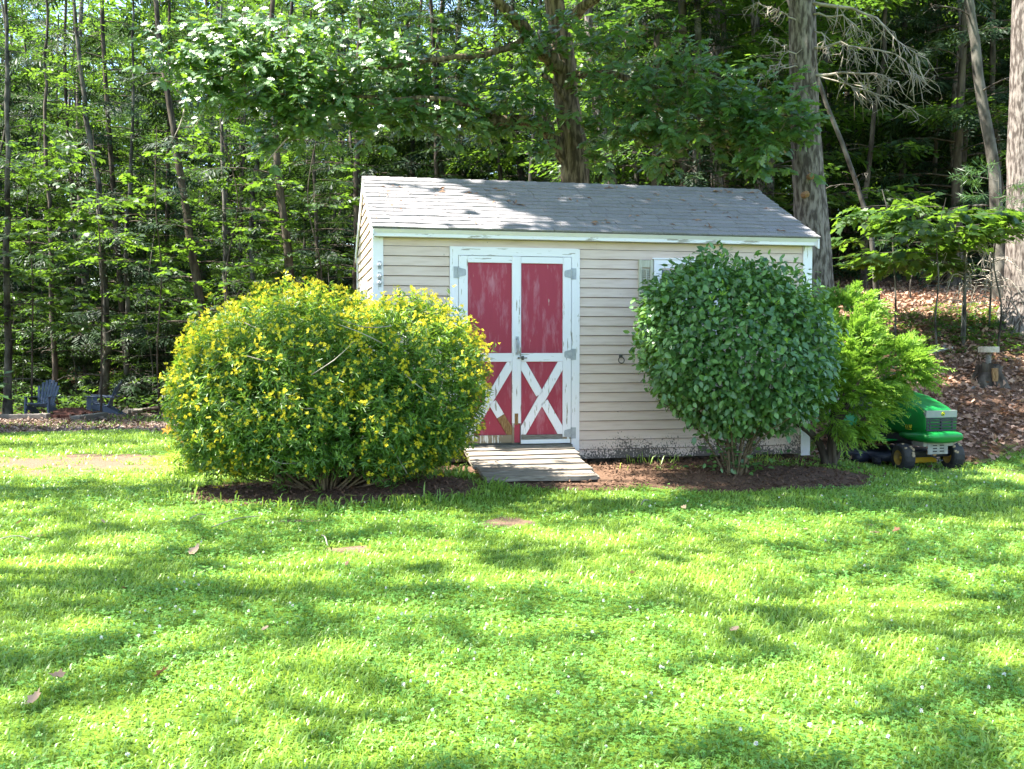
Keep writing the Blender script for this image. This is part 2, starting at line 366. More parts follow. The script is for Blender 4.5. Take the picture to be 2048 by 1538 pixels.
def groundmat():
    m, t, n, o = newmat("ground"); L = t.links.new
    p = n.new("ShaderNodeBsdfPrincipled"); p.inputs["Roughness"].default_value = .95; p.inputs["Specular IOR Level"].default_value = .1; L(p.outputs[0], o.inputs[0])
    tc = n.new("ShaderNodeTexCoord")
    a = n.new("ShaderNodeTexNoise"); a.inputs["Scale"].default_value = 14; a.inputs["Detail"].default_value = 9; L(tc.outputs["Object"], a.inputs["Vector"])
    f = n.new("ShaderNodeTexNoise"); f.inputs["Scale"].default_value = 70; f.inputs["Detail"].default_value = 6; L(tc.outputs["Object"], f.inputs["Vector"])
    cols = [ramp(n, [(.35, (.07, .11, .016)), (.65, (.12, .20, .02))]), ramp(n, [(.3, (.06, .034, .022)), (.7, (.17, .105, .07))]),
            ramp(n, [(.35, (.10, .066, .043)), (.65, (.19, .13, .09))]), ramp(n, [(.3, (.05, .028, .018)), (.7, (.20, .12, .075))])]
    for r in cols: L(f.outputs[0], r.inputs[0])
    c = cols[0].outputs[0]
    for nm, r in zip(("soil", "dirt", "wood"), cols[1:]):
        at = n.new("ShaderNodeAttribute"); at.attribute_name = nm
        s = n.new("ShaderNodeMath"); s.operation = 'ADD'; L(at.outputs["Fac"], s.inputs[0])
        q = n.new("ShaderNodeMath"); q.operation = 'MULTIPLY_ADD'; q.inputs[1].default_value = .6; q.inputs[2].default_value = -.3; L(a.outputs[0], q.inputs[0]); L(q.outputs[0], s.inputs[1])
        k = ramp(n, [(.42, (0, 0, 0)), (.58, (1, 1, 1))]); L(s.outputs[0], k.inputs[0])
        mx = n.new("ShaderNodeMix"); mx.data_type = 'RGBA'; L(k.outputs[0], mx.inputs[0]); L(c, mx.inputs[6]); L(r.outputs[0], mx.inputs[7]); c = mx.outputs[2]
    L(c, p.inputs["Base Color"])
    b = n.new("ShaderNodeBump"); b.inputs["Strength"].default_value = .6; b.inputs["Distance"].default_value = .02; L(f.outputs[0], b.inputs["Height"]); L(b.outputs[0], p.inputs["Normal"]); return m
M['ground'] = groundmat()

# ------------------------------------------------------------------ what covers the ground (by place)
def ell(x, y, c, rx, ry, rot=0.):
    dx, dy = x - c[0], y - c[1]
    if rot: dx, dy = dx * math.cos(rot) + dy * math.sin(rot), -dx * math.sin(rot) + dy * math.cos(rot)
    return 1 - np.sqrt((dx / rx) ** 2 + (dy / ry) ** 2)          # >0 inside
YB = np.array([-1.78, 9.75]); VB = np.array([2.33, 10.6])
DIRT = [(G(1010, 1045), .15, .26), (G(690, 1100), .18, .10), (G(840, 1080), .24, .06), (G(590, 1043), .22, .06)]
DIRT0 = [(G(60, 925), 2.9, .95), (G(220, 915), 1.2, .6)]
def cover(x, y):
    "soil, dirt, wood floor weights 0..1 (edge near .5)"
    u, v = shed_uv(x, y); w = .10 * nz(x, y, 5, 11)
    soil = ell(x, y, YB + [.05, -.1], 1.42, .78)
    soil = np.maximum(soil, ell(x, y, VB + [.15, -.15], 1.5, .62, TH))
    soil = np.maximum(soil, np.minimum(np.minimum(u + .1, 5.4 - u) * .8, np.minimum(v + .75, 3.2 - v)) )
    soil = np.maximum(soil, ell(x, y, shed_pt(1.9, -1.0), 1.05, .68, TH))
    soil = np.clip(.5 + 1.6 * (soil + w), 0, 1)
    d = np.full_like(np.asarray(x, float), -1.)
    for c, rx, ry in DIRT + DIRT0: d = np.maximum(d, ell(x, y, c, rx, ry) + .34 * nz(x, y, 9, 12) + .3 * nz(x, y, 24, 13))
    d = np.maximum(d, ell(x, y, ground(5.5, 12.3), .75, .22))
    dirt = np.clip(.5 + 1.2 * (d + w * 1.6), 0, 1)
    edge_r = y - (12.95 + .25 * np.sin(x * 1.1) + .08 * (x - 5))
    wr = np.minimum(edge_r, (x - 3.9) * 1.) + w * 2
    edge_l = y - np.interp(x, [-16, -12, -9.8, -7, -4.5, -3], [20.5, 20, 18.9, 18.9, 18.9, 15])
    wl = np.minimum(edge_l, 4 - x) + w * 5
    wood = np.clip(.5 + .9 * np.maximum(wr, wl * .5), 0, 1)
    wood = np.maximum(wood, ss(13.2, 14.5, y) * ss(-3, -1.5, x))
    return soil, dirt, wood

def axis(lo, mid0, mid1, hi, step, far):
    a = list(np.arange(mid0, mid1 + 1e-6, step)); d = step; p = mid1
    while p < hi: d = min(d * 1.3, far); p += d; a.append(p)
    d = step; p = mid0
    while p > lo: d = min(d * 1.3, far); p -= d; a.insert(0, p)
    return np.array(a)
gx = axis(-320, -9, 10, 320, .11, 30); gy = axis(-200, 2.4, 22, 420, .11, 30)
XX, YY = np.meshgrid(gx, gy); ZZ = terrain(XX, YY)
i = np.arange(len(gy) - 1)[:, None] * len(gx); j = np.arange(len(gx) - 1)[None, :]
Q = np.stack([i + j, i + j + 1, i + j + 1 + len(gx), i + j + len(gx)], -1).reshape(-1, 4)
gm = mesh("ground", np.stack([XX, YY, ZZ], -1).reshape(-1, 3), Q, M['ground'], True)
for nm, a in zip(("soil", "dirt", "wood"), cover(XX, YY)):
    at = gm.attributes.new(nm, 'FLOAT', 'POINT'); at.data.foreach_set("value", a.astype(np.float32).ravel())
props(ob("ground", gm), kind="structure")

# ------------------------------------------------------------------ the shed (local axes: u along the front, v into depth, w up)
shed = thing("garden_shed", "beige clapboard garden shed with red double doors and a grey shingle roof", "shed", (X0, Y0, 0), TH)
EV, WE, WR, RO = .18, 2.54, 3.32, .024            # eave overhang, eave and ridge height, rake overhang
RISE = (WR - WE) / (SD / 2 + EV)
EXPO = 2.362 / 22
b = MB(); b.box((.03, .03, 0), (SL - .03, SD - .03, 2.44))
b.prism([(.03, 2.44), (SD - .03, 2.44), (SD / 2, WR - .1)], 0, .03, SL - .03)
b.make("wall", M['wallcore'], shed)
b = MB(); b.box((.12, .12, -.3), (SL - .12, SD - .12, 0)); b.make("foundation_skid", M['barkdark'], shed)

def board_front(u0, u1, w0, w1):
    b = MB(); b.prism([(-.024, w0 + .004), (-.007, w1 - .003), (.03, w1 - .003), (.03, w0 + .004)], 0, u0, u1); b.make("siding_board", M['siding'], shed)
CB = .086                                          # corner board width
for k in range(22):
    w0, w1 = k * EXPO, (k + 1) * EXPO
    board_front(CB + .002, .806, w0, w1); board_front(2.279, SL - CB - .002, w0, w1)
    if w1 < .17: board_front(.806 + .003, 2.276, w0, w1)
b = MB(); b.box((CB + .002, -.012, 2.364), (SL - CB - .002, .03, 2.447)); b.make("frieze_board", M['siding'], shed)
for k in range(30):                                # gable ends
    w0, w1 = k * EXPO, (k + 1) * EXPO
    if w1 < 2.447: v0, v1 = .068, SD - .068
    else:
        v0 = max(.03, (w1 - WE + .12) / RISE - EV); v1 = SD - v0
        if v1 - v0 < .1: continue
    for s in (0, 1):
        e = 0 if s == 0 else SL; d = -1 if s == 0 else 1
        b = MB(); b.prism([(e + d * .024, w0 + .004), (e + d * .007, w1 - .003), (e - d * .03, w1 - .003), (e - d * .03, w0 + .004)], 1, v0, v1)
        # prism axis 1 takes (u, w) pairs
        b.make("siding_board", M['siding'], shed)
for u in (0, SL):
    s = 1 if u == 0 else -1
    for v in (0, SD):
        q = 1 if v == 0 else -1
        b = MB(); b.box((min(u - s * .028, u + s * CB), min(v - q * .028, v + q * .03), -.02), (max(u - s * .028, u + s * CB), max(v - q * .028, v + q * .03), 2.446))
        b.box((min(u - s * .0275, u + s * .03), min(v + q * .03, v + q * .066), -.02), (max(u - s * .0275, u + s * .03), max(v + q * .03, v + q * .066), 2.446))
        b.make("corner_board", M['white'], shed)
# eaves
for q, v0 in ((1, 0), (-1, SD)):
    S = lambda pts: [(v0 - q * (-p), w) if False else (v0 + q * p, w) for p, w in pts]
    b = MB(); b.prism(S([(-.135, 2.450), (-.135, 2.512), (-.112, 2.515), (-.112, 2.450)]), 0, -.022, SL + .022); b.make("fascia", M['whiteh'], shed)
    b = MB(); b.prism(S([(-.139, 2.487), (-.176, 2.524), (-.15, 2.532), (-.1365, 2.505)]), 0, -.0225, SL + .0225); b.make("crown_moulding", M['trim'], shed)
    b = MB(); b.box((-.02, min(v0 - q * .11, v0 + q * .02), 2.452), (SL + .02, max(v0 - q * .11, v0 + q * .02), 2.466)); b.make("soffit", M['trim'], shed)
    for e, d in ((0, -1), (SL, 1)):
        pts = [(v0 - q * (EV - .006), WE - .022), (SD / 2 - q * .001, WR - .022), (SD / 2 - q * .001, WR - .14), (v0 - q * (EV - .006), WE - .13)]
        b = MB(); b.prism(pts, 0, *sorted((e + d * .022, e + d * .040))); b.make("rake_board", M['whiteh'], shed)
# roof deck and shingles
for q in (1, -1):
    vv = lambda p: p if q == 1 else SD - p
    b = MB(); b.prism([(vv(-EV + .012), WE - .024), (SD / 2, WR - .024), (SD / 2, WR - .006), (vv(-EV + .012), WE - .006)], 0, -RO - .016, SL + RO + .016)
    b.make("roof", M['shingle'], shed)
SLOPE = math.hypot(SD / 2 + EV, WR - WE); ANG = math.atan2(WR - WE, SD / 2 + EV)
tabs = []
for k in range(5):
    g = np.random.default_rng(40 + k); wd = [.285, .30, .335, .25, .36][k]
    t0 = .011 + .004 * g.random(); n = 4
    xs = np.linspace(0, wd - .005, n); V = []
    for xx in xs:
        e = g.normal(0, .003)
        V += [(xx, 0 + e, 0), (xx, 0 + e, t0 + g.normal(0, .0015)), (xx, .17, .0035), (xx, .17, -.001)]
    Fc = [[0, 1, 2, 3], [4 * n - 1, 4 * n - 2, 4 * n - 3, 4 * n - 4]]
    for a in range(n - 1):
        for c in range(4): Fc.append([4 * a + c, 4 * a + 4 + c, 4 * a + 4 + (c + 1) % 4, 4 * a + (c + 1) % 4])
    b = MB(); b.add(V, Fc); import bmesh
    me = mesh("shingle", V, Fc, M['shingle']); bm = bmesh.new(); bm.from_mesh(me); bmesh.ops.recalc_face_normals(bm, faces=bm.faces); bm.to_mesh(me); bm.free()
    tabs.append((me, wd))
NR = 14; XP = SLOPE / NR
g = np.random.default_rng(5)
for r in range(NR):
    u = -RO - .02 - g.uniform(0, .2); first = True
    while u < SL + RO + .02:
        me, wd = tabs[g.integers(5)]; x = u; sx = 1.
        if x < -RO - .02: sx = (x + wd + RO + .02) / wd; x = -RO - .02
        if x + wd > SL + RO + .02: sx = (SL + RO + .02 - x) / wd
        if sx > .12:
            s = r * XP + g.normal(0, .0025) - .012
            o = ob("shingle", me, shed, (x, -EV + s * math.cos(ANG), WE + s * math.sin(ANG) - .001), (ANG, 0, 0), (sx, 1, g.uniform(.9, 1.5)))
        u += wd
cap = MB(); cap.add([(0, -.12, -.045), (.17, -.12, -.041), (.17, 0, .019), (0, 0, .012), (0, .12, -.045), (.17, .12, -.041), (0, -.12, -.055), (.17, -.12, -.055), (0, .12, -.055), (.17, .12, -.055)],
                    [[0, 1, 2, 3], [3, 2, 5, 4], [0, 6, 7, 1], [4, 5, 9, 8], [0, 3, 4, 8, 6], [1, 7, 9, 5, 2]])
cm = mesh("ridge_cap", np.concatenate(cap.V), cap.F, M['shingle'])
n = 31; st = (SL + 2 * RO + .04) / n
for k in range(n): ob("ridge_cap", cm, shed, (-RO - .02 + k * st, SD / 2, WR + .004), None, (st / .168, 1, 1))

# door casing
b = MB(); b.prism([(.808, .12), (.808, 2.363), (.899, 2.2715), (.899, .12)], 1, -.034, .02); b.make("door_casing", M['white'], shed)
b = MB(); b.prism([(2.183, .10), (2.183, 2.2715), (2.276, 2.363), (2.276, .10)], 1, -.034, .02); b.make("door_casing", M['white'], shed)
b = MB(); b.prism([(.806, 2.366), (2.278, 2.366), (2.184, 2.2725), (.898, 2.2725)], 1, -.0345, .02); b.make("door_casing", M['whiteh'], shed)
b = MB(); b.box((.9, -.006, .135), (2.182, .025, 2.272)); b.make("door_jamb", M['dark'], shed)
def door(u0, u1, ul, ur, left):
    "u0..u1 leaf, ul..ur red field between the stiles"
    d = MB(); d.box((u0 + .004, -.018, .215), (u1 - .004, -.0075, 2.262)); dm = d.make("door", M['red'], shed)
    T = -.040
    def pc(nm, a, c, m): b = MB(); b.box(a, c); return b.make(nm, m, dm, bevel=.002)
    pc("stile", (u0, T, .2), (ul, -.009, 2.268), M['white'])
    if left:
        pc("stile", (ur, T - .004, .42 if left else .2), (u1 + .03, -.0095, 2.268), M['white'])
        pc("stile", (ur, T - .004, .2), (u1 - .045, -.0095, .4185), M['rotten'])
        o = pc("stile", (u1 - .044, T + .004, .205), (u1 + .02, -.0097, .4185), M['red']); o["label"] = "dark red bare foot of the middle stile"
        r = MB(); r.box((ur + .028, T - .0065, .405), (ur + .068, T - .001, .53)); o = r.make("rot_patch", M['rawwood'], dm); o["label"] = "brown rotted patch in the middle stile"
    else:
        pc("stile", (ur, T, .26), (u1, -.009, 2.268), M['white'])
        pc("stile", (ur + .004, T + .003, .2), (u1, -.0092, .2595), M['rotten'])
    pc("rail", (ul + .001, T + .001, 2.195), (ur - .001, -.009, 2.266), M['whiteh'])
    pc("rail", (ul + .001, T + .001, 1.105), (ur - .001, -.009, 1.20), M['whiteh'])
    if left: pc("rail", (ul + .001, T + .001, .205), (ur - .001, -.009, .29), M['rotten'])
    else:
        pc("rail", (ul + .001, T + .003, .236), (ur - .001, -.009, .287), M['oldwood'])["label"] = "bare grey bottom rail"
        pc("drip_strip", (ul - .004, T - .008, .190), (u1 - .01, -.009, .234), M['trim'])
    # X brace: one full diagonal and two halves
    w0, w1 = .292, 1.103; hw = .046
    A, B_ = np.array([ul + .002, w0]), np.array([ur - .002, w1]); C_, D_ = np.array([ul + .002, w1]), np.array([ur - .002, w0])
    def clip(poly):                                 # clip a strip to the lower field
        for ax, lim, sg in ((0, ul + .002, 1), (0, ur - .002, -1), (1, w0, 1), (1, w1, -1)):
            out = []
            for i in range(len(poly)):
                p, q = poly[i], poly[(i + 1) % len(poly)]; fp, fq = sg * (p[ax] - lim), sg * (q[ax] - lim)
                if fp >= 0: out.append(p)
                if fp * fq < 0: out.append(p + (q - p) * fp / (fp - fq))
            poly = out
        return poly
    def strip(P, Qp, t0, t1, nm, m, T=T):
        dv = (Qp - P) / np.linalg.norm(Qp - P); nn = np.array([-dv[1], dv[0]]) * hw; Ln = np.linalg.norm(Qp - P)
        a, c = P + dv * t0 * Ln, P + dv * t1 * Ln
        b = MB(); b.prism([tuple(p) for p in clip([a + nn, c + nn, c - nn, a - nn])], 1, T + .002, -.0095); return b.make(nm, m, dm)
    strip(A, B_, -.1, 1.1, "brace", M['white'])
    f = hw / np.linalg.norm(B_ - A) * 1.07
    strip(C_, D_, -.1, .5 - f, "brace", M['white'])
    if left:
        strip(C_, D_, .5 + f, .74, "brace", M['white'])
        o = strip(C_, D_, .742, 1.1, "brace", M['rawwood'], T + .004); o["label"] = "rotted brown end of the brace"
    else: strip(C_, D_, .5 + f, 1.1, "brace", M['white'])
    # hinges
    hu = u0 - .002 if left else u1 + .002; s = 1 if left else -1
    for w in (2.085, 1.185, .30):
        h = MB(); h.prism([(hu + s * .006, w + .05), (hu + s * .075, w + .035), (hu + s * .082, w + .022), (hu + s * .082, w - .022), (hu + s * .075, w - .035), (hu + s * .006, w - .05)], 1, -.045, -.0395)
        h.box((min(hu - s * .055, hu - s * .006), -.0385, w - .062), (max(hu - s * .055, hu - s * .006), -.0335, w + .062))
        h.tube([(hu, -.044, w - .064), (hu, -.044, w + .064)], .0075, 8)
        for dx, dz in ((.03, .022), (.03, -.022), (.06, 0)): h.tube([(hu + s * dx, -.044, w + dz), (hu + s * dx, -.0475, w + dz)], .006, 6)
        h.make("hinge", M['galv'], dm)
    return dm
dl = door(.904, 1.568, 1.003, 1.500, True); dr = door(1.600, 2.177, 1.602, 2.081, False)
h = MB(); p = spline([(1.556, -.046, 1.365), (1.556, -.085, 1.335), (1.556, -.09, 1.28), (1.556, -.085, 1.225), (1.556, -.046, 1.195)], 12)
h.tube(p, np.array([.010, .011, .012, .014, .016, .017, .017, .016, .014, .012, .011, .01]), 8)
h.box((1.538, -.050, 1.352), (1.574, -.044, 1.385)); h.box((1.538, -.050, 1.178), (1.574, -.044, 1.208)); h.make("handle", M['galv'], dl)
h = MB(); h.tube([(1.56, -.062, 1.147), (1.665, -.062, 1.147)], .0055, 8); h.box((1.605, -.056, 1.125), (1.632, -.041, 1.169)); h.tube([(1.618, -.06, 1.147), (1.618, -.085, 1.128)], .0055, 6)
h.box((1.562, -.062, 1.138), (1.574, -.0445, 1.156)); h.make("bolt_latch", M['dark'], dr)
b = MB(); b.box((.905, -.10, .135), (2.18, -.004, .178)); b.make("door_sill", M['oldwood'], shed)
# tie ring, insulators, window, shutters
h = MB(); a = np.linspace(0, 2 * PI, 18); h.tube([(2.763 + .034 * math.sin(t), -.05 - .006 * math.cos(t), 1.118 - .034 * math.cos(t)) for t in a], .0055, 6, False)
h.box((2.745, -.034, 1.145), (2.781, -.02, 1.185)); h.tube([(2.763, -.02, 1.158), (2.763, -.056, 1.154)], .007, 6); h.make("tie_ring", M['dark'], shed)
for w in (2.15, 2.03, 1.96):
    h = MB(); h.tube([(.045, -.028, w), (.045, -.075, w)], np.array([.026, .018]), 10); h.box((.028, -.036, w - .045), (.062, -.0285, w + .045)); h.tube([(.045, -.07, w), (.06, -.085, w + .004)], .006, 6)
    h.make("insulator", M['galv'], shed)
def window(parent, u0, u1, w0, w1):
    b = MB(); t = .055
    b.box((u0, -.045, w0), (u0 + t, .01, w1 - t)); b.box((u1 - t, -.045, w0), (u1, .01, w1 - t)); b.box((u0, -.0455, w1 - t), (u1, .01, w1)); b.box((u0 + t, -.044, w0), (u1 - t, .01, w0 + t))
    b.box((u0 - .02, -.06, w1 + .001), (u1 + .02, .01, w1 + .016))
    wd = b.make("window", M['trim'], parent)
    q = MB(); s = .04; a0, a1, c0, c1 = u0 + t + .001, u1 - t - .001, w0 + t + .001, w1 - t - .001; mid = (c0 + c1) / 2
    q.box((a0, -.030, c0), (a0 + s, .005, c1)); q.box((a1 - s, -.030, c0), (a1, .005, c1)); q.box((a0 + s, -.029, c1 - s), (a1 - s, .005, c1)); q.box((a0 + s, -.029, c0), (a1 - s, .005, c0 + s)); q.box((a0 + s, -.028, mid - s / 2), (a1 - s, .005, mid + s / 2))
    q.make("sash", M['trim'], wd)
    for z0, z1 in ((c0 + s, mid - s / 2), (mid + s / 2, c1 - s)):
        g_ = MB(); g_.box((a0 + s + .001, -.022, z0 + .001), (a1 - s - .001, -.016, z1 - .001)); g_.make("pane", M['glass'], wd)
window(shed, 3.150, 3.95, 1.36, 2.262)
def shutter(u0, u1, w0, w1):
    b = MB(); t = .034
    b.box((u0, -.050, w0), (u0 + t, -.015, w1)); b.box((u1 - t, -.050, w0), (u1, -.015, w1))
    b.box((u0 + t, -.047, w1 - .085), (u1 - t, -.015, w1 - .004)); b.box((u0 + t, -.047, w0 + .004), (u1 - t, -.015, w0 + .085)); b.box((u0 + t + .001, -.019, w0 + .086), (u1 - t - .001, -.015, w1 - .086))
    sh = b.make("shutter", M['shutter'], shed, bevel=.0015)
    w = w0 + .10
    while w < w1 - .1:
        s = MB(); s.prism([(-.046, w - .012), (-.024, w + .012), (-.020, w + .009), (-.042, w - .015)], 0, u0 + t + .0015, u1 - t - .0015); s.make("slat", M['shutter'], sh); w += .0245
    s = MB(); s.box(((u0 + u1) / 2 - .006, -.055, w0 + .1), ((u0 + u1) / 2 + .006, -.047, w1 - .11)); s.make("tilt_rod", M['shutter'], sh)
shutter(2.970, 3.138, 1.36, 2.255); shutter(3.962, 4.13, 1.36, 2.255)
sw = bpy.data.objects.new("side_window", None)     # window in the left gable end, built turned by a quarter
COL.objects.link(sw); sw.parent = shed; sw.rotation_euler = (0, 0, -PI / 2); sw.location = (0, SD, 0)
_b = MB(); t = .07
u0, u1, w0, w1 = 1.1, 1.85, 1.0, 2.02
_b.box((u0, -.05, w0), (u0 + t, .01, w1 - t)); _b.box((u1 - t, -.05, w0), (u1, .01, w1 - t)); _b.box((u0, -.0505, w1 - t), (u1, .01, w1)); _b.box((u0, -.051, w0 - t), (u1, .01, w0)); _b.make("casing", M['trim'], sw)
_b = MB(); _b.box((u0 + t + .001, -.022, w0 + .001), (u1 - t - .001, -.012, w1 - t - .001)); _b.make("pane", M['glass'], sw)
# dead leaves and pine needles lying on the roof
n = 150; uu = R.uniform(0, SL, n); s = R.uniform(.05, SLOPE - .05, n); k = R.integers(0, 26, n)
cu, cs = R.uniform(0, SL, 26), R.uniform(.1, SLOPE - .1, 26); uu = np.where(R.random(n) < .8, cu[k] + R.normal(0, .05, n), uu); s = np.where(R.random(n) < .8, np.clip(cs[k] + R.normal(0, .02, n), .03, SLOPE), s)
pos = np.stack([uu, -EV + s * math.cos(ANG), WE + s * math.sin(ANG) + .022], -1)
d = np.stack([R.normal(0, 1, n), R.normal(0, .6, n), R.normal(0, .1, n)], -1); d[:, 2] += d[:, 1] * math.tan(ANG)
up = np.array([0, -math.sin(ANG), math.cos(ANG)]) + R.normal(0, .25, (n, 3))
V, Fc = scatter(np.array(RH_V) * [1, .5, 2], RH_F, pos, frames(d, up), R.uniform(.03, .10, n))
Vw = np.stack([X0 + V[:, 0] * CT - V[:, 1] * ST, Y0 + V[:, 0] * ST + V[:, 1] * CT, V[:, 2]], -1)
props(ob("roof_litter", mesh("roof_litter", Vw, Fc, M['litter'], tint=rtint(n, 4, .1, .6))), "rust brown dead leaves and needles scattered on the shingle roof", "leaf litter", kind="stuff")

# the ramp: six planks on two bearers
ramp_t = thing("plank_ramp", "weathered plank ramp sloping from the red doors to the lawn", "ramp", shed_pt(1.6, -.1), TH)
e0 = np.array([0., .145]); e1 = np.array([-1.26, float(terrain(*shed_pt(1.7, -1.36)[:2])) + .035])
L_ = np.linalg.norm(e1 - e0); dv = (e1 - e0) / L_
wl = [.17, .22, .17, .21, .25, .25]; wl = np.array(wl) / sum(wl) * L_; s = 0
gg = np.random.default_rng(3)
for k, w in enumerate(wl):
    a0, a1 = s + .008, s + w - .006; s += w
    ext = np.array([(-.66 - .02 * gg.random()), (.56 - .022 * k + .02 * gg.random())]) + (.0 if k < 4 else .03)
    nx = 12; xs = np.linspace(ext[0], ext[1], nx); V = []
    for x in xs:
        j0, j1 = gg.normal(0, .0025), gg.normal(0, .0025)
        if k == 5: j1 += .02 * math.sin(x * 5) + (.03 * max(0, -x - .2))
        zt = gg.normal(0, .0006)
        for ss_, dz in ((a0 + j0, .032 + zt), (a1 + j1, .045 + zt), (a1 + j1, 0), (a0 + j0, 0)):
            V.append((x, dv[0] * ss_, e0[1] + dv[1] * ss_ + dz - .012))
    Fc = [[0, 1, 2, 3], [4 * nx - 1, 4 * nx - 2, 4 * nx - 3, 4 * nx - 4]]
    for a in range(nx - 1):
        for c in range(4): Fc.append([4 * a + c, 4 * a + 4 + c, 4 * a + 4 + (c + 1) % 4, 4 * a + (c + 1) % 4])
    b = MB(); b.add(V, Fc); b.make("plank", M['plank'], ramp_t)
for x in (-.55, .5):
    b = MB(); b.prism([(0, e0[1] - .014), (e1[0] + .12, e1[1] - .0), (e1[0] + .12, e1[1] - .12), (0, e0[1] - .3)], 0, x, x + .05); b.make("bearer", M['oldwood'], ramp_t)

# ------------------------------------------------------------------ trees
def make_tree(rng, path, r0, r1, lo, hi, spread, nl, kind, dens=1., up=.25, droop=.25, sides=7, bark=None, size=None, wob=.05, top_taper=.55, azim=None, dead=0):
    """trunk along path; limbs between fractions lo..hi of it carrying leaf sprays.
    returns (trunk V, F), (crown V, F, tint)"""
    path = np.asarray(path, float); k = len(path)
    fr = np.linspace(0, 1, k); rad = r0 + (r1 - r0) * fr ** .8; rad[0] *= 1.35
    TV, TF = tube(path, rad, sides, wob, int(rng.integers(1e6)))
    Vs, Fs, n0 = [TV], [TF], len(TV)
    A, Dd = [], []
    for q in range(nl + dead):
        isdead = q >= nl
        t = lo * .3 + rng.random() * (lo * .7) if isdead else lo + (hi - lo) * (q + rng.random()) / nl
        i = t * (k - 1); i0 = min(int(i), k - 2); p = path[i0] + (path[i0 + 1] - path[i0]) * (i - i0)
        rr = np.interp(t, fr, rad)
        az = rng.uniform(0, 2 * PI) if azim is None else azim + rng.normal(0, .9)
        ft = (t - lo) / max(hi - lo, 1e-6)
        L = spread * (1 - top_taper * max(0, ft)) * rng.uniform(.6, 1.05) * (.45 if isdead else 1)
        d = np.array([math.cos(az), math.sin(az), 0]); s = np.linspace(0, 1, 5)
        bend = rng.normal(0, .12)
        perp = np.array([-d[1], d[0], 0])
        lp = p + s[:, None] * L * d + np.outer(s * up * L - droop * L * s ** 2, [0, 0, 1]) + np.outer(s ** 2 * bend * L, perp)
        lr = np.clip(rr * .22 * (1 - .85 * s), .004, .07)
        V, Q = tube(lp, lr, 4); Vs.append(V); Fs.append(Q + n0); n0 += len(V)
        if isdead: 
            for tw in range(3):
                q0 = lp[2 + tw % 3]; e = q0 + (d * .3 + perp * rng.normal(0, .4) + np.array([0, 0, -.15])) * L * .6
                V, Q = tube([q0, (q0 + e) / 2 + rng.normal(0, .03, 3), e], [.008, .006, .003], 3); Vs.append(V); Fs.append(Q + n0); n0 += len(V)
            continue
        m = max(3, int(L * 7 * dens))
        for a in range(m):
            f = rng.uniform(.25, 1.05); f = min(f, 1.); q0 = np.array([np.interp(f, s, lp[:, c]) for c in range(3)])
            sd_ = rng.choice([-1, 1]); ang = rng.uniform(.3, 1.2) * sd_
            dd = d * math.cos(ang) + perp * math.sin(ang); ln = L * .28 * (1.15 - f * .6) * rng.uniform(.5, 1.1)
            e = q0 + dd * ln + np.array([0, 0, -.12 * ln + rng.normal(0, .06)])
            nn = max(1, int(ln / .22))
            for c in range(nn):
                A.append(q0 + (e - q0) * (c + rng.random()) / nn); Dd.append(dd + rng.normal(0, .35, 3))
            if ln > .3:
                V, Q = tube([q0, e], [.007, .003], 3); Vs.append(V); Fs.append(Q + n0); n0 += len(V)
    A = np.array(A); Dd = np.array(Dd); Dd[:, 2] = Dd[:, 2] * .5 - (.25 if kind == 'H' else .1)
    N = len(A); up_ = np.stack([rng.normal(0, .3, N), rng.normal(0, .3, N), np.ones(N)], -1)
    g2 = np.random.default_rng(int(rng.integers(1e6)))
    if kind == 'H': tv, tf = needle_spray(g2, 15, .52, .16); sc = rng.uniform(.7, 1.3, N)
    elif kind == 'P':
        tv, tf = pine_tuft(g2); sc = rng.uniform(.7, 1.2, N)
    elif kind == 'M': tv, tf = spray(g2, 6, .30, .12, MAP_V, MAP_F); sc = rng.uniform(.75, 1.25, N)
    else: tv, tf = spray(g2, 8, .36, .105); sc = rng.uniform(.75, 1.3, N)
    if size: sc = sc * size
    CV, CF = scatter(tv, tf, A, frames(Dd, up_), sc)
    return (np.concatenate(Vs), np.concatenate(Fs)), (CV, CF, np.clip(np.repeat(rng.uniform(.0, .9, N), len(tv)) + rng.uniform(-.12, .12, N * len(tv)), 0, 1))
def pine_tuft(rng):
    n = 26; d = nrm(np.stack([rng.uniform(.2, 1.2, n), rng.normal(0, .6, n), rng.normal(0, .6, n)], -1))
    lv = [(0, 0, 0), (.5, .035, 0), (1, 0, 0), (.5, -.035, 0)]
    pos = np.stack([rng.uniform(0, .25, n), rng.normal(0, .01, n), rng.normal(0, .01, n)], -1)
    return scatter(lv, RH_F, pos, frames(d, rng.normal(0, 1, (n, 3))), rng.uniform(.10, .17, n))
LEAFM = {'H': 'leafH', 'P': 'leafP', 'M': 'leafA', 'B': 'leafB', 'A': 'leafA'}
def plant_tree(name, label, cat, base, data, bark, leaf, group=None, rotz=0, sc=1.):
    (TV, TF), (CV, CF, ti) = data
    t = thing(name, label, cat, base, rotz, group); t.scale = (sc,) * 3
    ob("trunk", mesh("trunk", TV, TF, M[bark], True), t)
    ob("crown", mesh("crown", CV, CF, M[leaf], tint=ti), t)
    return t
def copy_tree(src, base, rotz, sc, label=None, group=None):
    o = src.copy(); COL.objects.link(o); o.location = [float(c) for c in base]; o.rotation_euler = (0, 0, rotz); o.scale = (sc[0], sc[0], sc[1])
    if label: o["label"] = label
    if group: o["group"] = group
    for ch in list(src.children):
        c = ch.copy(); COL.objects.link(c); c.parent = o
    return o

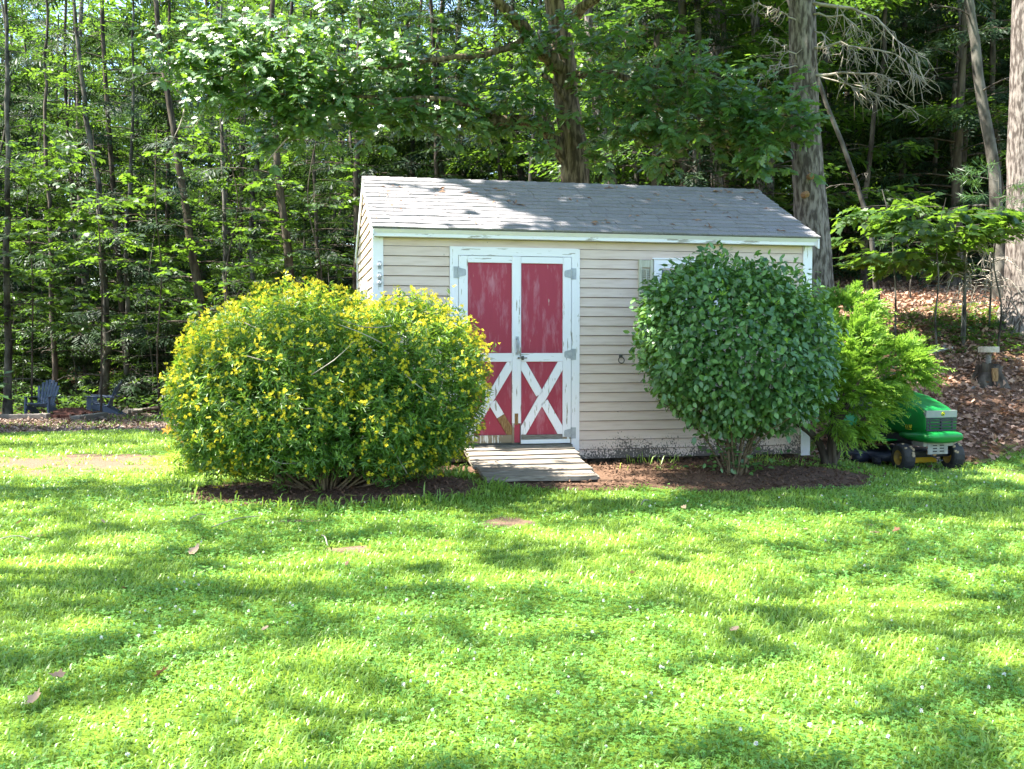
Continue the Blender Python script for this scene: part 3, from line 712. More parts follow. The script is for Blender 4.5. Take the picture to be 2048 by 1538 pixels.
# front row of the wood: each trunk follows the photo. (pixels down to up, depth, width px, kind ...)
def px_tree(name, label, pts, D, wpx, kind, bark, lo, hi, spread, nl, dens=1., H=13., dead=3, seed=0, top=.5, size=None, up=.25, droop=.25, azim=None):
    rng = np.random.default_rng(seed); b = G(*pts[0]) if D is None else P3(*pts[0], D)
    D_ = b[1]; b = ground(b[0], D_)
    P = [b] + [P3(px, py, D_) for px, py in pts if P3(px, py, D_)[2] > b[2] + .15]
    d = (P[-1] - P[-2]); d /= np.linalg.norm(d)
    while P[-1][2] < b[2] + H: P.append(P[-1] + d * 2.5 + rng.normal(0, .12, 3) * [1, 1, 0])
    path = spline(P, 22) - b; path[1:-1] += rng.normal(0, .02, (20, 3))
    r0 = wpx * .86 / 2 / F * D_
    data = make_tree(rng, path, r0, r0 * top * .5, lo / H, min(hi / H, .98), spread, nl, kind, dens, dead=dead, size=size, up=up, droop=droop, azim=azim)
    return plant_tree(name, label, "tree", b, data, bark, LEAFM[kind])
FR = [
 ("maple_tree", "slender sunlit trunk at the far left, left of the first blue chair", [(15, 832), (14, 500), (16, 250), (12, 90), (12, 0)], 26.5, 20, 'B', 'barkgrey', 2.6, 13, 2.4, 16),
 ("maple_tree", "thin dark tree right behind the first blue chair", [(109, 820), (106, 620), (100, 450), (90, 260), (92, 100), (92, 0)], 31, 15, 'A', 'barkdark', 3, 13, 2.6, 15),
 ("maple_tree", "pale mottled trunk beside the second blue chair, leaning left higher up", [(209, 808), (212, 650), (204, 520), (200, 400), (182, 290), (165, 150), (152, 30)], 31, 22, 'A', 'barkgrey', 3.4, 13, 2.8, 15),
 ("maple_tree", "straight thin trunk just right of the second blue chair, forking high up", [(255, 815), (254, 640), (253, 450), (262, 330), (266, 210), (266, 60)], 31.5, 14, 'A', 'barkgrey', 3.2, 13, 2.6, 14),
 ("hemlock_tree", "dark leaning conifer trunk above the left side of the yellow shrub", [(420, 700), (392, 560), (372, 430), (345, 250), (325, 120), (310, 0)], 27, 30, 'H', 'barkdark', 1.0, 13, 2.2, 22),
 ("maple_tree", "slim grey trunk rising behind the middle of the yellow shrub", [(455, 700), (452, 500), (447, 350), (440, 200), (445, 0)], 29, 15, 'B', 'barkgrey', 2.5, 13, 2.2, 12),
 ("hemlock_tree", "thick dark conifer trunk rising behind the top of the yellow shrub", [(600, 700), (583, 560), (565, 420), (550, 250), (545, 100), (545, 0)], 26, 30, 'H', 'barkdark', 2.4, 13, 2.3, 20),
 ("hemlock_tree", "narrow dark trunk between the yellow shrub and the shed, farther back", [(640, 700), (632, 450), (625, 250), (622, 0)], 32, 13, 'H', 'barkdark', 1.0, 13, 2.4, 24),
 ("hemlock_tree", "dark conifer close behind the left end of the shed", [(712, 700), (713, 500), (712, 350), (716, 180), (720, 0)], 27, 20, 'H', 'barkdark', 2.2, 13, 2.3, 24),
 ("pine_tree", "pinkish pine trunk leaning behind the middle of the roof, right of the oak", [(1240, 690), (1222, 360), (1195, 220), (1180, 60), (1175, 0)], 24, 38, 'P', 'barkpine', 8.5, 15, 3.0, 12),
 ("maple_tree", "thin pale trunk behind the roof halfway between the oak and the big pine", [(1290, 690), (1274, 350), (1268, 200), (1256, 80), (1250, 0)], 27, 17, 'B', 'barkgrey', 5, 14, 2.4, 12),
 ("pine_tree", "dark straight trunk behind the roof, above its right half", [(1318, 690), (1308, 350), (1300, 150), (1288, 0)], 29, 30, 'P', 'barkpine', 8.5, 16, 3.0, 12),
 ("pine_tree", "tall dark pine trunk at the top between the oak and the big pine", [(1400, 690), (1392, 350), (1388, 150), (1384, 0)], 33, 34, 'P', 'barkpine', 9, 16, 3.0, 12),
 ("maple_tree", "thin crooked sapling leaning left behind the golden juniper", [(1755, 640), (1744, 480), (1722, 400), (1700, 320), (1680, 270), (1650, 200)], 18.5, 13, 'B', 'barkgrey', 4.5, 7, 1.4, 7),
 ("hemlock_tree", "dark straight pole close right of the leaning sapling behind the juniper", [(1728, 620), (1729, 520), (1732, 380), (1770, 60), (1772, 0)], 24, 15, 'H', 'barkdark', 4.5, 13, 2.2, 12),
 ("pine_tree", "mauve scaly pine trunk deep in the wood at the upper right", [(1918, 620), (1916, 420), (1910, 250), (1922, 100), (1925, 0)], 25, 30, 'P', 'barkpine', 9, 15, 3.0, 12),
 ("maple_tree", "large lichened trunk leaning left at the upper right of the wood", [(2003, 640), (1998, 480), (1990, 380), (1965, 200), (1945, 60), (1938, 0)], 20.5, 34, 'A', 'barkgrey', 5.5, 12, 3.0, 14),
 ("maple_tree", "slim dark trunk right behind the large leaning trunk at the right", [(2022, 640), (2008, 420), (1988, 200), (1982, 0)], 25, 20, 'A', 'barkdark', 5.0, 13, 2.8, 14),
 ("maple_tree", "dark thin trunk above the mower's bank with leaves starting high", [(1838, 640), (1850, 480), (1870, 300), (1872, 100), (1870, 0)], 27, 13, 'A', 'barkdark', 3.2, 13, 2.8, 16),
]
protos = []
for k, a in enumerate(FR): px_tree(*a, seed=100 + k, dens=1.15, dead=4 if a[6] != 'H' else 6, size=1.25)

# big pine right of the shed, with bare dead branches
def bark_trunk(path, rad, sides, rng, amp):
    "trunk with furrowed plates modelled in the surface"
    k = len(path); V, Q = tube(path, rad, sides)
    V = V.reshape(k, sides, 3); c = np.asarray(path)[:, None, :]
    ph = np.cumsum(rng.normal(0, .35, (k, sides)), 0)
    th = np.arange(sides) / sides * 2 * PI
    rg = .5 * np.sin(th * 13 + ph) + .5 * np.sin(th * 23 + 1.7 * ph) + rng.normal(0, .45, (k, sides))
    V = c + (V - c) * (1 + amp * rg[..., None])
    return V.reshape(-1, 3), Q
def big_trunk_tree(name, label, pts, D, wid, bark, H, seed, flare=1.5):
    rng = np.random.default_rng(seed); b = P3(*pts[0], D); b = ground(b[0], b[1])
    P = [b - [0, 0, .2]] + [P3(px, py, D) for px, py in pts if P3(px, py, D)[2] > b[2] + .2]
    d = P[-1] - P[-2]; d /= np.linalg.norm(d); P.append(P[-1] + d * (H - (P[-1][2] - b[2])))
    path = spline(P, 90) - b; h = path[:, 2]
    rad = np.interp(h, [-.2, .5, 1.5, 4, H], [wid[0] * flare, wid[0] * 1.1, wid[0], wid[1], wid[1] * .45])
    t = thing(name, label, "tree", b)
    V, Q = bark_trunk(path, rad, 34, rng, .035); ob("trunk", mesh("trunk", V, Q, M[bark], False), t)
    return t, path, b, rng
pine, ppath, pb, rng = big_trunk_tree("pine_tree", "big pine trunk with bare dead branches right behind the shed's right end", [(1632, 640), (1628, 520), (1618, 380), (1610, 250), (1606, 120), (1604, 0)], 14.6, (.265, .20), 'barkpine', 15, 31)
def dead_branch(t, p0, pts, r, rng, ntw, drop):
    "bare limb with hanging side twigs"
    b = MB(); P = spline([p0] + pts, 10); P[1:] += rng.normal(0, .02, (9, 3)); b.tube(P, np.linspace(r * .62, .004, 10), 6)
    Ls = np.linalg.norm(P[-1] - P[0])
    for q in range(int(ntw * 1.7)):
        f = rng.uniform(.2, 1) * 9; i = min(int(f), 8); a = P[i] + (P[i + 1] - P[i]) * (f - i)
        d = nrm(P[i + 1] - P[i]) * rng.uniform(.2, .8) + np.array([rng.normal(0, .35), rng.normal(0, .5), -drop * rng.uniform(.3, 1.2)])
        ln = rng.uniform(.12, .30) * Ls ** .5
        m = a + d * ln * .55 + rng.normal(0, .03, 3); e = a + d * ln + np.array([0, 0, -.05]) + rng.normal(0, .04, 3); b.tube([a, m, e], [.007, .005, .002], 4)
        if rng.random() < .6: b.tube([m, m + (e - m) * .5 + rng.normal(0, .08, 3), m + (e - m) * .9 + rng.normal(0, .14, 3)], [.006, .004, .002], 3)
    return b.make("branch", M['deadtwig'], t, True)
D = 14.3
for s0, pts, r, n, dr in [
    ((1622, 5), [(1680, 12), (1740, 35), (1790, 75), (1835, 110)], .045, 16, .7), ((1620, 30), [(1680, 35), (1745, 78)], .03, 10, .7),
    ((1620, 95), [(1690, 88), (1740, 98), (1800, 112), (1845, 160)], .035, 22, .9), ((1622, 150), [(1700, 146), (1760, 150), (1800, 165)], .04, 18, .8),
    ((1625, 148), [(1680, 165), (1740, 185), (1830, 215)], .022, 14, .6), ((1600, 45), [(1560, 25), (1510, 5)], .02, 12, .4),
    ((1600, 120), [(1570, 90), (1535, 70)], .02, 8, .3), ((1600, 140), [(1560, 130), (1520, 150)], .02, 10, .5), ((1625, 60), [(1650, 75), (1655, 110)], .02, 8, .9)]:
    dead_branch(pine, P3(*s0, 14.5) - pb, [P3(a, c, D - .25 * i) - pb for i, (a, c) in enumerate(pts)], r, rng, n, dr)
for px, py in ((1622, 352), (1612, 388)):
    b = MB(); p = P3(px, py, 14.33) - pb; b.tube([p + [0, .1, 0], p + [.0, -.02, .0], p + [0, -.07, -.03]], [.05, .045, .03], 8); b.make("knot", M['rawwood'], pine)
# upper green boughs of the pine, above the frame
(TV, TF), (CV, CF, ti) = make_tree(rng, ppath[55::4], .1, .05, .25, 1, 2.6, 14, 'P', 1.)
ob("crown", mesh("crown", CV, CF, M['leafP'], tint=ti), pine)

farr, fpath, fb, rng = big_trunk_tree("pine_tree", "large pine trunk with flared foot cut by the right photo edge", [(2052, 628), (2050, 540), (2048, 300), (2050, 100), (2052, 0)], 17.6, (.30, .235), 'barkpine', 15, 32, 2.0)
(TV, TF), (CV, CF, ti) = make_tree(rng, fpath[55::4], .1, .05, .1, 1, 3.0, 12, 'P', 1.)
ob("crown", mesh("crown", CV, CF, M['leafP'], tint=ti), farr)

# ------------------------------------------------------------------ where sun reaches the lawn, roof and shrubs (rays followed to one level plane)
def foot(P): P = np.asarray(P, float); return (P - SUN * ((P[..., 2:3] + .13) / SUN[2]))[..., :2]
LIT = []
for px, py, hw, hh in [(50, 1135, 130, 26), (520, 1345, 130, 36), (610, 1140, 110, 34), (190, 1255, 90, 18), (390, 1270, 70, 26), (300, 1035, 110, 12), (800, 1105, 130, 22), (1000, 1165, 110, 22),
    (1530, 1055, 90, 18), (1440, 1150, 110, 16), (1760, 1210, 160, 26), (1590, 1375, 160, 36), (1380, 1235, 110, 20), (1770, 1300, 90, 26), (1660, 1490, 130, 36), (2000, 1310, 60, 30), (1270, 978, 90, 26),
    (1050, 1255, 90, 16), (960, 1360, 110, 24), (300, 905, 120, 34), (1990, 955, 90, 16), (1370, 1440, 110, 26), (860, 1480, 130, 26), (1080, 922, 170, 48), (1930, 1150, 90, 18), (250, 1450, 80, 22), (1150, 1080, 90, 14)]:
    c = G(px, py); ya = G(px, py + hh)[1]; yb = G(px, py - hh)[1]
    LIT.append((foot(np.array([c])) [0], 1.3 * hw * c[1] / F, max(.16, 1.3 * (yb - ya) / 2)))
for px, py, D, rx, ry in [(470, 620, 9.5, .55, .5), (640, 590, 9.6, .7, .5), (830, 610, 9.6, .7, .5), (900, 680, 9.4, .45, .4), (370, 700, 9.5, .5, .4), (1290, 640, 10.5, .25, .45), (1740, 700, 11.3, .55, .5), (1700, 610, 11.6, .4, .3), (1830, 720, 11.3, .3, .4)]:
    LIT.append((foot(P3(px, py, D)[None])[0], rx, ry))
def roof_pt(u, s): p = shed_pt(u, -EV + s * math.cos(ANG)); p[2] = WE + s * math.sin(ANG); return p
for u, s, rx, ry in [(.5, .6, .95, .75), (1.2, .55, .65, .55), (4.1, 1.25, .35, .12)]:
    LIT.append((foot(roof_pt(u, s)[None])[0], rx, ry))
for px, py, D, rx, ry in [(420, 130, 13.5, 1.0, .9), (560, 150, 13.6, 1.0, .9), (690, 170, 14, .9, .8), (800, 170, 14.3, .7, .7), (560, 250, 13.8, .6, .6)]:
    LIT.append((foot(P3(px, py, D)[None])[0], rx, ry))
DARK = [(np.array([-.35, 12.7]), 1.1, 1.5)] + [(foot(p[None])[0], a, c) for p, a, c in ((roof_pt(3.5, .8), 1.9, 1.0), (roof_pt(1.6, 1.5), .8, .25), (P3(1500, 700, 10.3), .8, .8), (P3(1870, 860, 12.2), .6, .6), (P3(1480, 220, 13.8), 1.3, 1.0), (P3(1250, 200, 14.4), 1., .9))]
def shade_keep(P, rng, floor=.01, soft=1.3):
    "chance that a leaf at P stays: openings in the crowns that let the sun through"
    q = foot(P); n = nz(q[:, 0] * .7, q[:, 1] * 1.5, 2.0, 21) + .5 * nz(q[:, 0], q[:, 1] * 1.5, 5., 22)
    k = ss(-.5, .9, n) * .42 + .20
    for c, rx, ry in DARK: k = np.maximum(k, 1 - ss(.7, 1.3, np.sqrt(((q[:, 0] - c[0]) / rx) ** 2 + ((q[:, 1] - c[1]) / ry) ** 2)))
    for c, rx, ry in LIT:
        d = np.sqrt(((q[:, 0] - c[0]) / rx) ** 2 + ((q[:, 1] - c[1]) / ry) ** 2)
        k = np.minimum(k, floor + (1 - floor) * ss(.75, soft, d))
    return rng.random(len(P)) < k

# ------------------------------------------------------------------ the oak behind the shed
rng = np.random.default_rng(77)
OD = 15.6; ob_ = ground(P3(1150, 600, OD)[0], OD)
oak = thing("oak_tree", "spreading oak behind the shed roof with forked trunk and long low limbs of lobed leaves", "tree", ob_)
P = [ob_ - [0, 0, .2]] + [P3(a, c, OD) for a, c in ((1152, 520), (1150, 365), (1148, 300), (1132, 200), (1128, 120), (1120, 60), (1108, 0))] + [P3(1095, -120, OD), P3(1110, -350, OD)]
path = spline(P, 90) - ob_; hh = path[:, 2]
V, Q = bark_trunk(path, np.interp(hh, [0, .6, 3, 5, 9], [.34, .26, .235, .19, .08]), 30, rng, .045); ob("trunk", mesh("trunk", V, Q, M['barkoak']), oak)
def limb(pts, r0, r1=.02, n=22):
    P = spline([P3(*p) for p in pts], n) - ob_; P[2:] += rng.normal(0, .012, (n - 2, 3)); V, Q = bark_trunk(P, np.linspace(r0, r1, n), 12, rng, .05)
    return ob("limb", mesh("limb", V, Q, M['barkoak']), oak)
limb([(1140, 330, 15.6), (1108, 285, 15.5), (1088, 252, 15.3), (1020, 240, 15.0), (905, 238, 14.6), (815, 205, 14.3), (700, 190, 14.0)], .115, .02)
limb([(1112, 292, 15.5), (1098, 255, 15.5), (1086, 222, 15.5)], .11, .06, 8)["label"] = "short sawn-off stub"
limb([(1132, 150, 15.6), (1090, 105, 15.4), (1055, 65, 15.2), (1010, 20, 15.0), (960, -40, 14.8)], .15, .05)
limb([(1062, 75, 15.2), (980, 105, 14.8), (880, 120, 14.5), (760, 135, 14.2), (620, 140, 13.9), (430, 130, 13.6)], .05, .012)
limb([(1125, 60, 15.6), (1160, 20, 15.3), (1230, -30, 15.0)], .11, .04, 10)
limb([(1140, 150, 15.6), (1230, 150, 14.8), (1350, 190, 14.2), (1500, 220, 13.8), (1600, 235, 13.6)], .06, .015)
limb([(1010, 240, 15.0), (900, 200, 14.4), (700, 215, 14.0), (560, 260, 13.8)], .05, .01)
limb([(1140, 210, 15.5), (1100, 160, 15.2), (1085, 150, 15.1)], .06, .03, 8)
for pts, r in (([(1040, 85, 15.1), (960, 115, 14.9), (880, 125, 14.8), (830, 118, 14.7)], .022), ([(960, 70, 15.1), (900, 45, 15), (840, 30, 15)], .016), ([(900, 240, 14.6), (860, 265, 14.5), (840, 262, 14.4)], .02), ([(575, 275, 13.8), (545, 310, 13.7), (520, 340, 13.7)], .014), ([(545, 310, 13.7), (552, 335, 13.7)], .008), ([(340, 160, 13.6), (300, 165, 13.6), (285, 172, 13.6)], .012), ([(370, 215, 13.6), (360, 250, 13.6), (342, 285, 13.6)], .012)):
    b = MB(); b.tube(spline([P3(*p) for p in pts], 8) - ob_, np.linspace(r, .004, 8), 5); b.make("branch", M['deadtwig'], oak, True)["label"] = "bare grey dead branch"
CL = []                                            # foliage masses: px, py, depth, radius px, amount
for c in [(330, 105, 13.5, 38, 60), (400, 110, 13.5, 60, 150), (470, 95, 13.5, 60, 170), (420, 165, 13.5, 60, 170), (520, 130, 13.6, 70, 220), (500, 190, 13.6, 60, 170), (600, 110, 13.7, 65, 200), (590, 175, 13.7, 65, 200), (560, 235, 13.8, 45, 110), (525, 280, 13.8, 38, 80), (620, 235, 13.8, 55, 140), (680, 150, 13.9, 65, 200), (690, 215, 14, 55, 150),
          (760, 110, 14.2, 60, 150), (770, 175, 14.2, 65, 190), (840, 165, 14.4, 60, 150), (800, 235, 14.3, 50, 110), (880, 205, 14.6, 50, 110), (930, 180, 14.6, 50, 90), (740, 260, 14.2, 40, 70), (1000, 200, 14.9, 45, 70), (1080, 215, 14.9, 45, 60), (960, 260, 14.8, 38, 50), (850, 90, 14.6, 50, 70), (930, 235, 14.3, 50, 90), (1010, 245, 14.6, 45, 80), (1070, 280, 14.9, 40, 60), (870, 245, 14.2, 45, 80), (1050, 180, 14.7, 50, 80), (960, 140, 14.5, 55, 80),
          (640, 40, 14.4, 80, 130), (760, 40, 14.6, 80, 110), (500, 40, 14.2, 70, 90), (400, 55, 14, 45, 60), (980, 60, 15, 55, 50), (1060, 30, 15, 60, 90),
          (1110, 70, 14.9, 60, 110), (1060, 110, 14.8, 50, 70), (1200, 90, 14.7, 70, 130), (1220, 170, 14.5, 70, 170), (1300, 150, 14.3, 75, 190), (1310, 230, 14.2, 70, 200), (1250, 250, 14.3, 60, 150), (1390, 170, 14, 75, 200), (1400, 250, 14, 70, 210), (1470, 200, 13.8, 75, 220), (1480, 275, 13.8, 60, 170), (1550, 200, 13.7, 65, 170), (1560, 265, 13.7, 65, 180), (1610, 240, 13.6, 40, 70), (1625, 255, 13.6, 28, 30), (1520, 320, 13.7, 40, 70), (1340, 310, 14.1, 45, 80), (1200, 320, 14.6, 38, 50), (1180, 270, 14.7, 40, 60), (1260, 60, 14.7, 60, 70), (1370, 100, 14.2, 50, 60)]: CL.append(c)
LP, LN, LD = [], [], []
tw = MB()
for px, py, D, r, n in CL:
    c = P3(px, py, D) - ob_; rr = r / F * D; n = int(n * 2.1)
    nt_ = max(3, n // 11)
    for q in range(nt_):
        tip = c + rng.normal(0, 1, 3) * rr * [.62, .7, .5]
        d = nrm(tip - c + np.array([0, -.05, .05]) + rng.normal(0, .2, 3) * rr); st = tip - d * rr * .5
        tw.tube([st, tip], [.006, .003], 3, False)
        for a in range(11):
            f = rng.random() ** .6; p = st + (tip - st) * f + rng.normal(0, .02, 3)
            az = rng.uniform(0, 2 * PI); ld = nrm(d * .6 + np.array([math.cos(az), math.sin(az), rng.normal(-.25, .3)]))
            LP.append(p); LD.append(ld); LN.append(np.array([rng.normal(-.32, .42), rng.normal(-.85 if px < 900 else -.45, .42), .75]))
LP, LD, LN = map(np.array, (LP, LD, LN)); sc = rng.uniform(.11, .18, len(LP)); tn = np.clip(rng.normal(.45, .22, len(LP)), 0, 1)
ob("twigs", mesh("twigs", np.concatenate(tw.V), tw.F, M['stem']), oak)["kind"] = "stuff"
pick = np.argsort(-sc / (LP[:, 1] + ob_[1]))[:300]; msk = np.ones(len(LP), bool); msk[pick] = False
lobes = [mesh("leaf", np.array(OAK_V), OAK_F, M['leafO'], tint=np.full(len(OAK_V), t_)) for t_ in (.15, .4, .65, .9)]
Rf = frames(LD, LN)
for q in pick: 
    o = ob("leaf", lobes[int(tn[q] * 3.99)], oak, LP[q], Matrix(Rf[q].tolist()).to_euler(), sc[q])
V, Fc = scatter(OAK_V, OAK_F, LP[msk], Rf[msk], sc[msk])
props(ob("leaves", mesh("leaves", V, Fc, M['leafO'], tint=np.repeat(tn[msk], len(OAK_V))), oak), kind="stuff")
# upper crown, above the frame: it shades the right of the roof and the right shrub
n = 26000; q = np.stack([rng.uniform(-2.0, 8.5, n), rng.uniform(8.6, 16.5, n)], -1); h = rng.uniform(7.2, 11.5, n)
Pc = np.c_[q, np.full(n, -.13)] + SUN * ((h + .13) / SUN[2])[:, None]
k = shade_keep(Pc, rng) & (Pc[:, 1] < 15.5) & (Pc[:, 0] > -8.); Pc = Pc[k] - ob_
V, Fc = scatter(np.array(RH_V) * [1, 1.2, 1], RH_F, Pc, frames(rng.normal(0, 1, (len(Pc), 3)), rng.normal(0, .5, (len(Pc), 3)) + [0, 0, 1]), rng.uniform(.22, .36, len(Pc)))
ob("crown", mesh("crown", V, Fc, M['leafO'], tint=rtint(len(Pc), 4)), oak)

# ------------------------------------------------------------------ shade trees at the left of the lawn (out of frame); their gaps make the dapples
for k, (tx, ty, y0, y1) in enumerate([(-10.5, 1.8, -2., 4.2), (-11.5, 5.6, 4.2, 7.2), (-11.2, 9.0, 7.2, 10.6)]):
    rng = np.random.default_rng(300 + k); base = ground(tx, ty)
    n = int(4600 * (y1 - y0)); q = np.stack([rng.uniform(-6.5, 9, n), rng.uniform(y0, y1, n)], -1); h = rng.uniform(7.5, 11.5, n)
    Pc = np.c_[q, np.full(n, -.13)] + SUN * ((h + .13) / SUN[2])[:, None]
    Pc = Pc[shade_keep(Pc, rng)]
    t = thing("shade_tree", ["broad shade tree left of the lawn nearest the viewer", "broad shade tree left of the lawn between two others", "broad shade tree left of the lawn nearest the wood"][k], "tree", base)
    path = spline([base - base, [.15, .1, 3], [.3, 0, 6], [.8, .2, 9]], 20); V, Q = tube(path, np.linspace(.26, .12, 20), 12, .06, k)
    Vs, Fs, n0 = [V], [Q], len(V)
    for a in range(16):
        tgt = Pc[rng.integers(len(Pc))] - base; st = path[12 + a % 8]; V, Q = tube(spline([st, (st + tgt) / 2 + [0, 0, .5], tgt], 8), np.linspace(.06, .01, 8), 5); Vs.append(V); Fs.append(Q + n0); n0 += len(V)
    ob("trunk", mesh("trunk", np.concatenate(Vs), np.concatenate(Fs), M['barkoak'], True), t)
    V, Fc = scatter(np.array(RH_V) * [1, 1.2, 1], RH_F, Pc - base, frames(rng.normal(0, 1, (len(Pc), 3)), rng.normal(0, .5, (len(Pc), 3)) + [0, 0, 1]), rng.uniform(.14, .24, len(Pc)))
    ob("crown", mesh("crown", V, Fc, M['leafO'], tint=rtint(len(Pc), 4)), t)

# ------------------------------------------------------------------ young trees and understorey at the wood's edge
def sapling(name, label, px0, py0, D, H, lo, hi, spread, nl, kind, seed, bark='barkgrey', r=.02, dens=1.4, up=.1, droop=.12, size=1., lean=(0, 0)):
    rng = np.random.default_rng(seed); b = P3(px0, py0, D) if D else G(px0, py0); b = ground(b[0], b[1])
    path = spline([[0, 0, -.05], [rng.normal(0, .05), rng.normal(0, .05), H * .25], [rng.normal(0, .07) + lean[0] * .4, lean[1] * .4, H * .5], [rng.normal(0, .1), rng.normal(0, .1), H * .75], [lean[0] + rng.normal(0, .12), lean[1], H]], 22)
    return plant_tree(name, label, "tree", b, make_tree(rng, path, r, r * .35, lo / H, hi / H, spread, nl, kind, dens, up=up, droop=droop, size=size, top_taper=.3), bark, LEAFM[kind])
sapling("maple_sapling", "bright leaved maple sapling on the bank above the mower", 1878, 655, 16.2, 2.6, 1.55, 2.5, 1.55, 18, 'M', 501, dens=2.6, size=1.05)
sapling("maple_sapling", "second thin maple sapling joined to the bright foliage on the bank", 1790, 640, 17.0, 2.5, 1.6, 2.4, 1.2, 9, 'M', 502, dens=2.2)
sapling("pine_sapling", "young white pine with soft needle tufts in front of the right edge trunk", 1995, 640, 16.6, 2.9, 1.9, 2.9, .75, 9, 'P', 503, dens=1.8, up=.4)
sapling("pine_sapling", "young pine tuft low in the dark wood behind the golden juniper", 1820, 640, 20.5, 1.6, .5, 1.5, .8, 9, 'P', 504, dens=1.4)
EDGE = [(45, 34), (150, 34), (305, 31), (480, 30), (660, 31), (232, 36), (400, 33), (85, 37), (560, 33), (25, 33), (330, 34)]
ul = ["leafy understorey sapling at the far left between the sunlit trunk and the first chair", "leafy understorey sapling between the two blue chairs", "leafy understorey sapling right of the second blue chair", "leafy understorey sapling behind the left of the yellow shrub", "leafy understorey sapling between the yellow shrub and the shed",
      "understorey sapling far behind the second blue chair", "understorey sapling deep behind the left flank of the yellow shrub", "understorey sapling deep behind the first blue chair", "understorey sapling deep behind the top of the yellow shrub", "low leafy sapling cut by the left photo edge", "understorey sapling deep in shade behind the branch pile"]
for k, (px, D) in enumerate(EDGE):
    sapling("beech_sapling", ul[k], px, 700, D, 4.2 + (k % 3) * .8, .5, 4.0, 2.1, 26, 'B' if k % 2 else 'A', 520 + k, r=.03, dens=1.25)

for k, (px, D, lean, lab) in enumerate([(60, 26.2, .3, "young maple spreading bright leaf layers above the first blue chair"), (200, 26.6, -.2, "young maple with bright leaf layers above the fire ring"), (318, 26.0, .2, "young maple spreading leaves left of the yellow shrub"), (470, 25.6, -.3, "young maple with leaf layers above the left half of the yellow shrub"), (630, 25.8, .2, "young maple with leaf layers above the right half of the yellow shrub"), (-20, 25.5, .2, "young maple reaching in over the left photo edge")]):
    sapling("young_maple", lab, px, 700, D, 7.5, 2.3, 7.2, 2.3, 24, 'M', 560 + k, bark='barkdark', r=.03, dens=.75, size=1.05, lean=(lean, 0))

# ------------------------------------------------------------------ the wood behind: copies of a few kinds
def straight(rng, H, sway=.35):
    return spline([[0, 0, -.2], [rng.normal(0, sway * .5), rng.normal(0, sway * .5), H * .33], [rng.normal(0, sway), rng.normal(0, sway), H * .66], [rng.normal(0, sway), rng.normal(0, sway), H]], 18)
KIND = [("hemlock_tree", 'H', 'barkdark', .13, .02, 3.0, 80, "dark hemlock with drooping sprays standing deep in the wood"), ("hemlock_tree", 'H', 'barkdark', .17, .05, 3.3, 76, "tall dark hemlock standing deep in the wood"),
        ("maple_tree", 'A', 'barkgrey', .09, .10, 3.4, 46, "green leaved maple standing deep in the wood"), ("maple_tree", 'A', 'barkdark', .11, .16, 3.8, 46, "broad crowned maple standing deep in the wood"),
        ("beech_tree", 'B', 'barkgrey', .10, .03, 3.4, 52, "low branched beech standing deep in the wood"), ("pine_tree", 'P', 'barkpine', .18, .45, 3.4, 34, "tall bare stemmed pine standing deep in the wood")]
rng = np.random.default_rng(900); src = []; spots = []
tries = 0
while len(spots) < 180 and tries < 9000:
    tries += 1
    D = 29 + 37 * rng.random() ** .9; lim = .56 * D + 5; x = rng.uniform(-lim, lim)
    if (x > 3 and D < 31) or (x < -3 and D < 33): continue
    if all((x - a) ** 2 + (D - c) ** 2 > (2.0 + D * .012) ** 2 for a, c, _ in spots):
        right = x > .05 * D
        spots.append((x, D, right))
for q in range(16):                                  # nearer ones behind the shed and bank
    spots.append((rng.uniform(2, 15), rng.uniform(23, 29), True))
for a, c in ((-17, 13.8), (-20.5, 16.8), (-15.8, 19), (-19.5, 21.5), (-23.5, 25), (-17.5, 25.5), (-11.8, 14.6), (-13, 17.6)): spots.append((a, c, False))      # more of the wood left of the frame, added to shade the chairs and lawn
spots = [(x, D, r) for x, D, r in spots if D > 28.5 or abs(x) > .56 * D + 2.2 or r]
used = {}
for x, D, right in spots:
    k = int(rng.choice(6, p=[.26, .16, .17, .13, .20, .08] if not right else [.30, .20, .16, .14, .12, .08]))
    nm, kd, bk, r, lo, sp, nl, lab = KIND[k]; base = ground(x, D); H = 19 if kd == 'P' else 17
    if k not in used:
        g2 = np.random.default_rng(950 + k); used[k] = plant_tree(nm, lab, "tree", base, make_tree(g2, straight(g2, H), r, r * .3, lo, .98, sp, nl, kd, 1.0, sides=6, size=1.6, dead=8, droop=.35 if kd == 'H' else .2), bk, LEAFM[kd], nm.replace('_', ' ') + "s deep in the wood")
        used[k]["group"] = "background " + ["drooping hemlocks", "tall hemlocks", "green maples", "broad maples", "beeches", "pines"][k] + " deep in the wood"
    else: copy_tree(used[k], base, rng.uniform(0, 6.28), (rng.uniform(.85, 1.2), rng.uniform(.85, 1.25)))
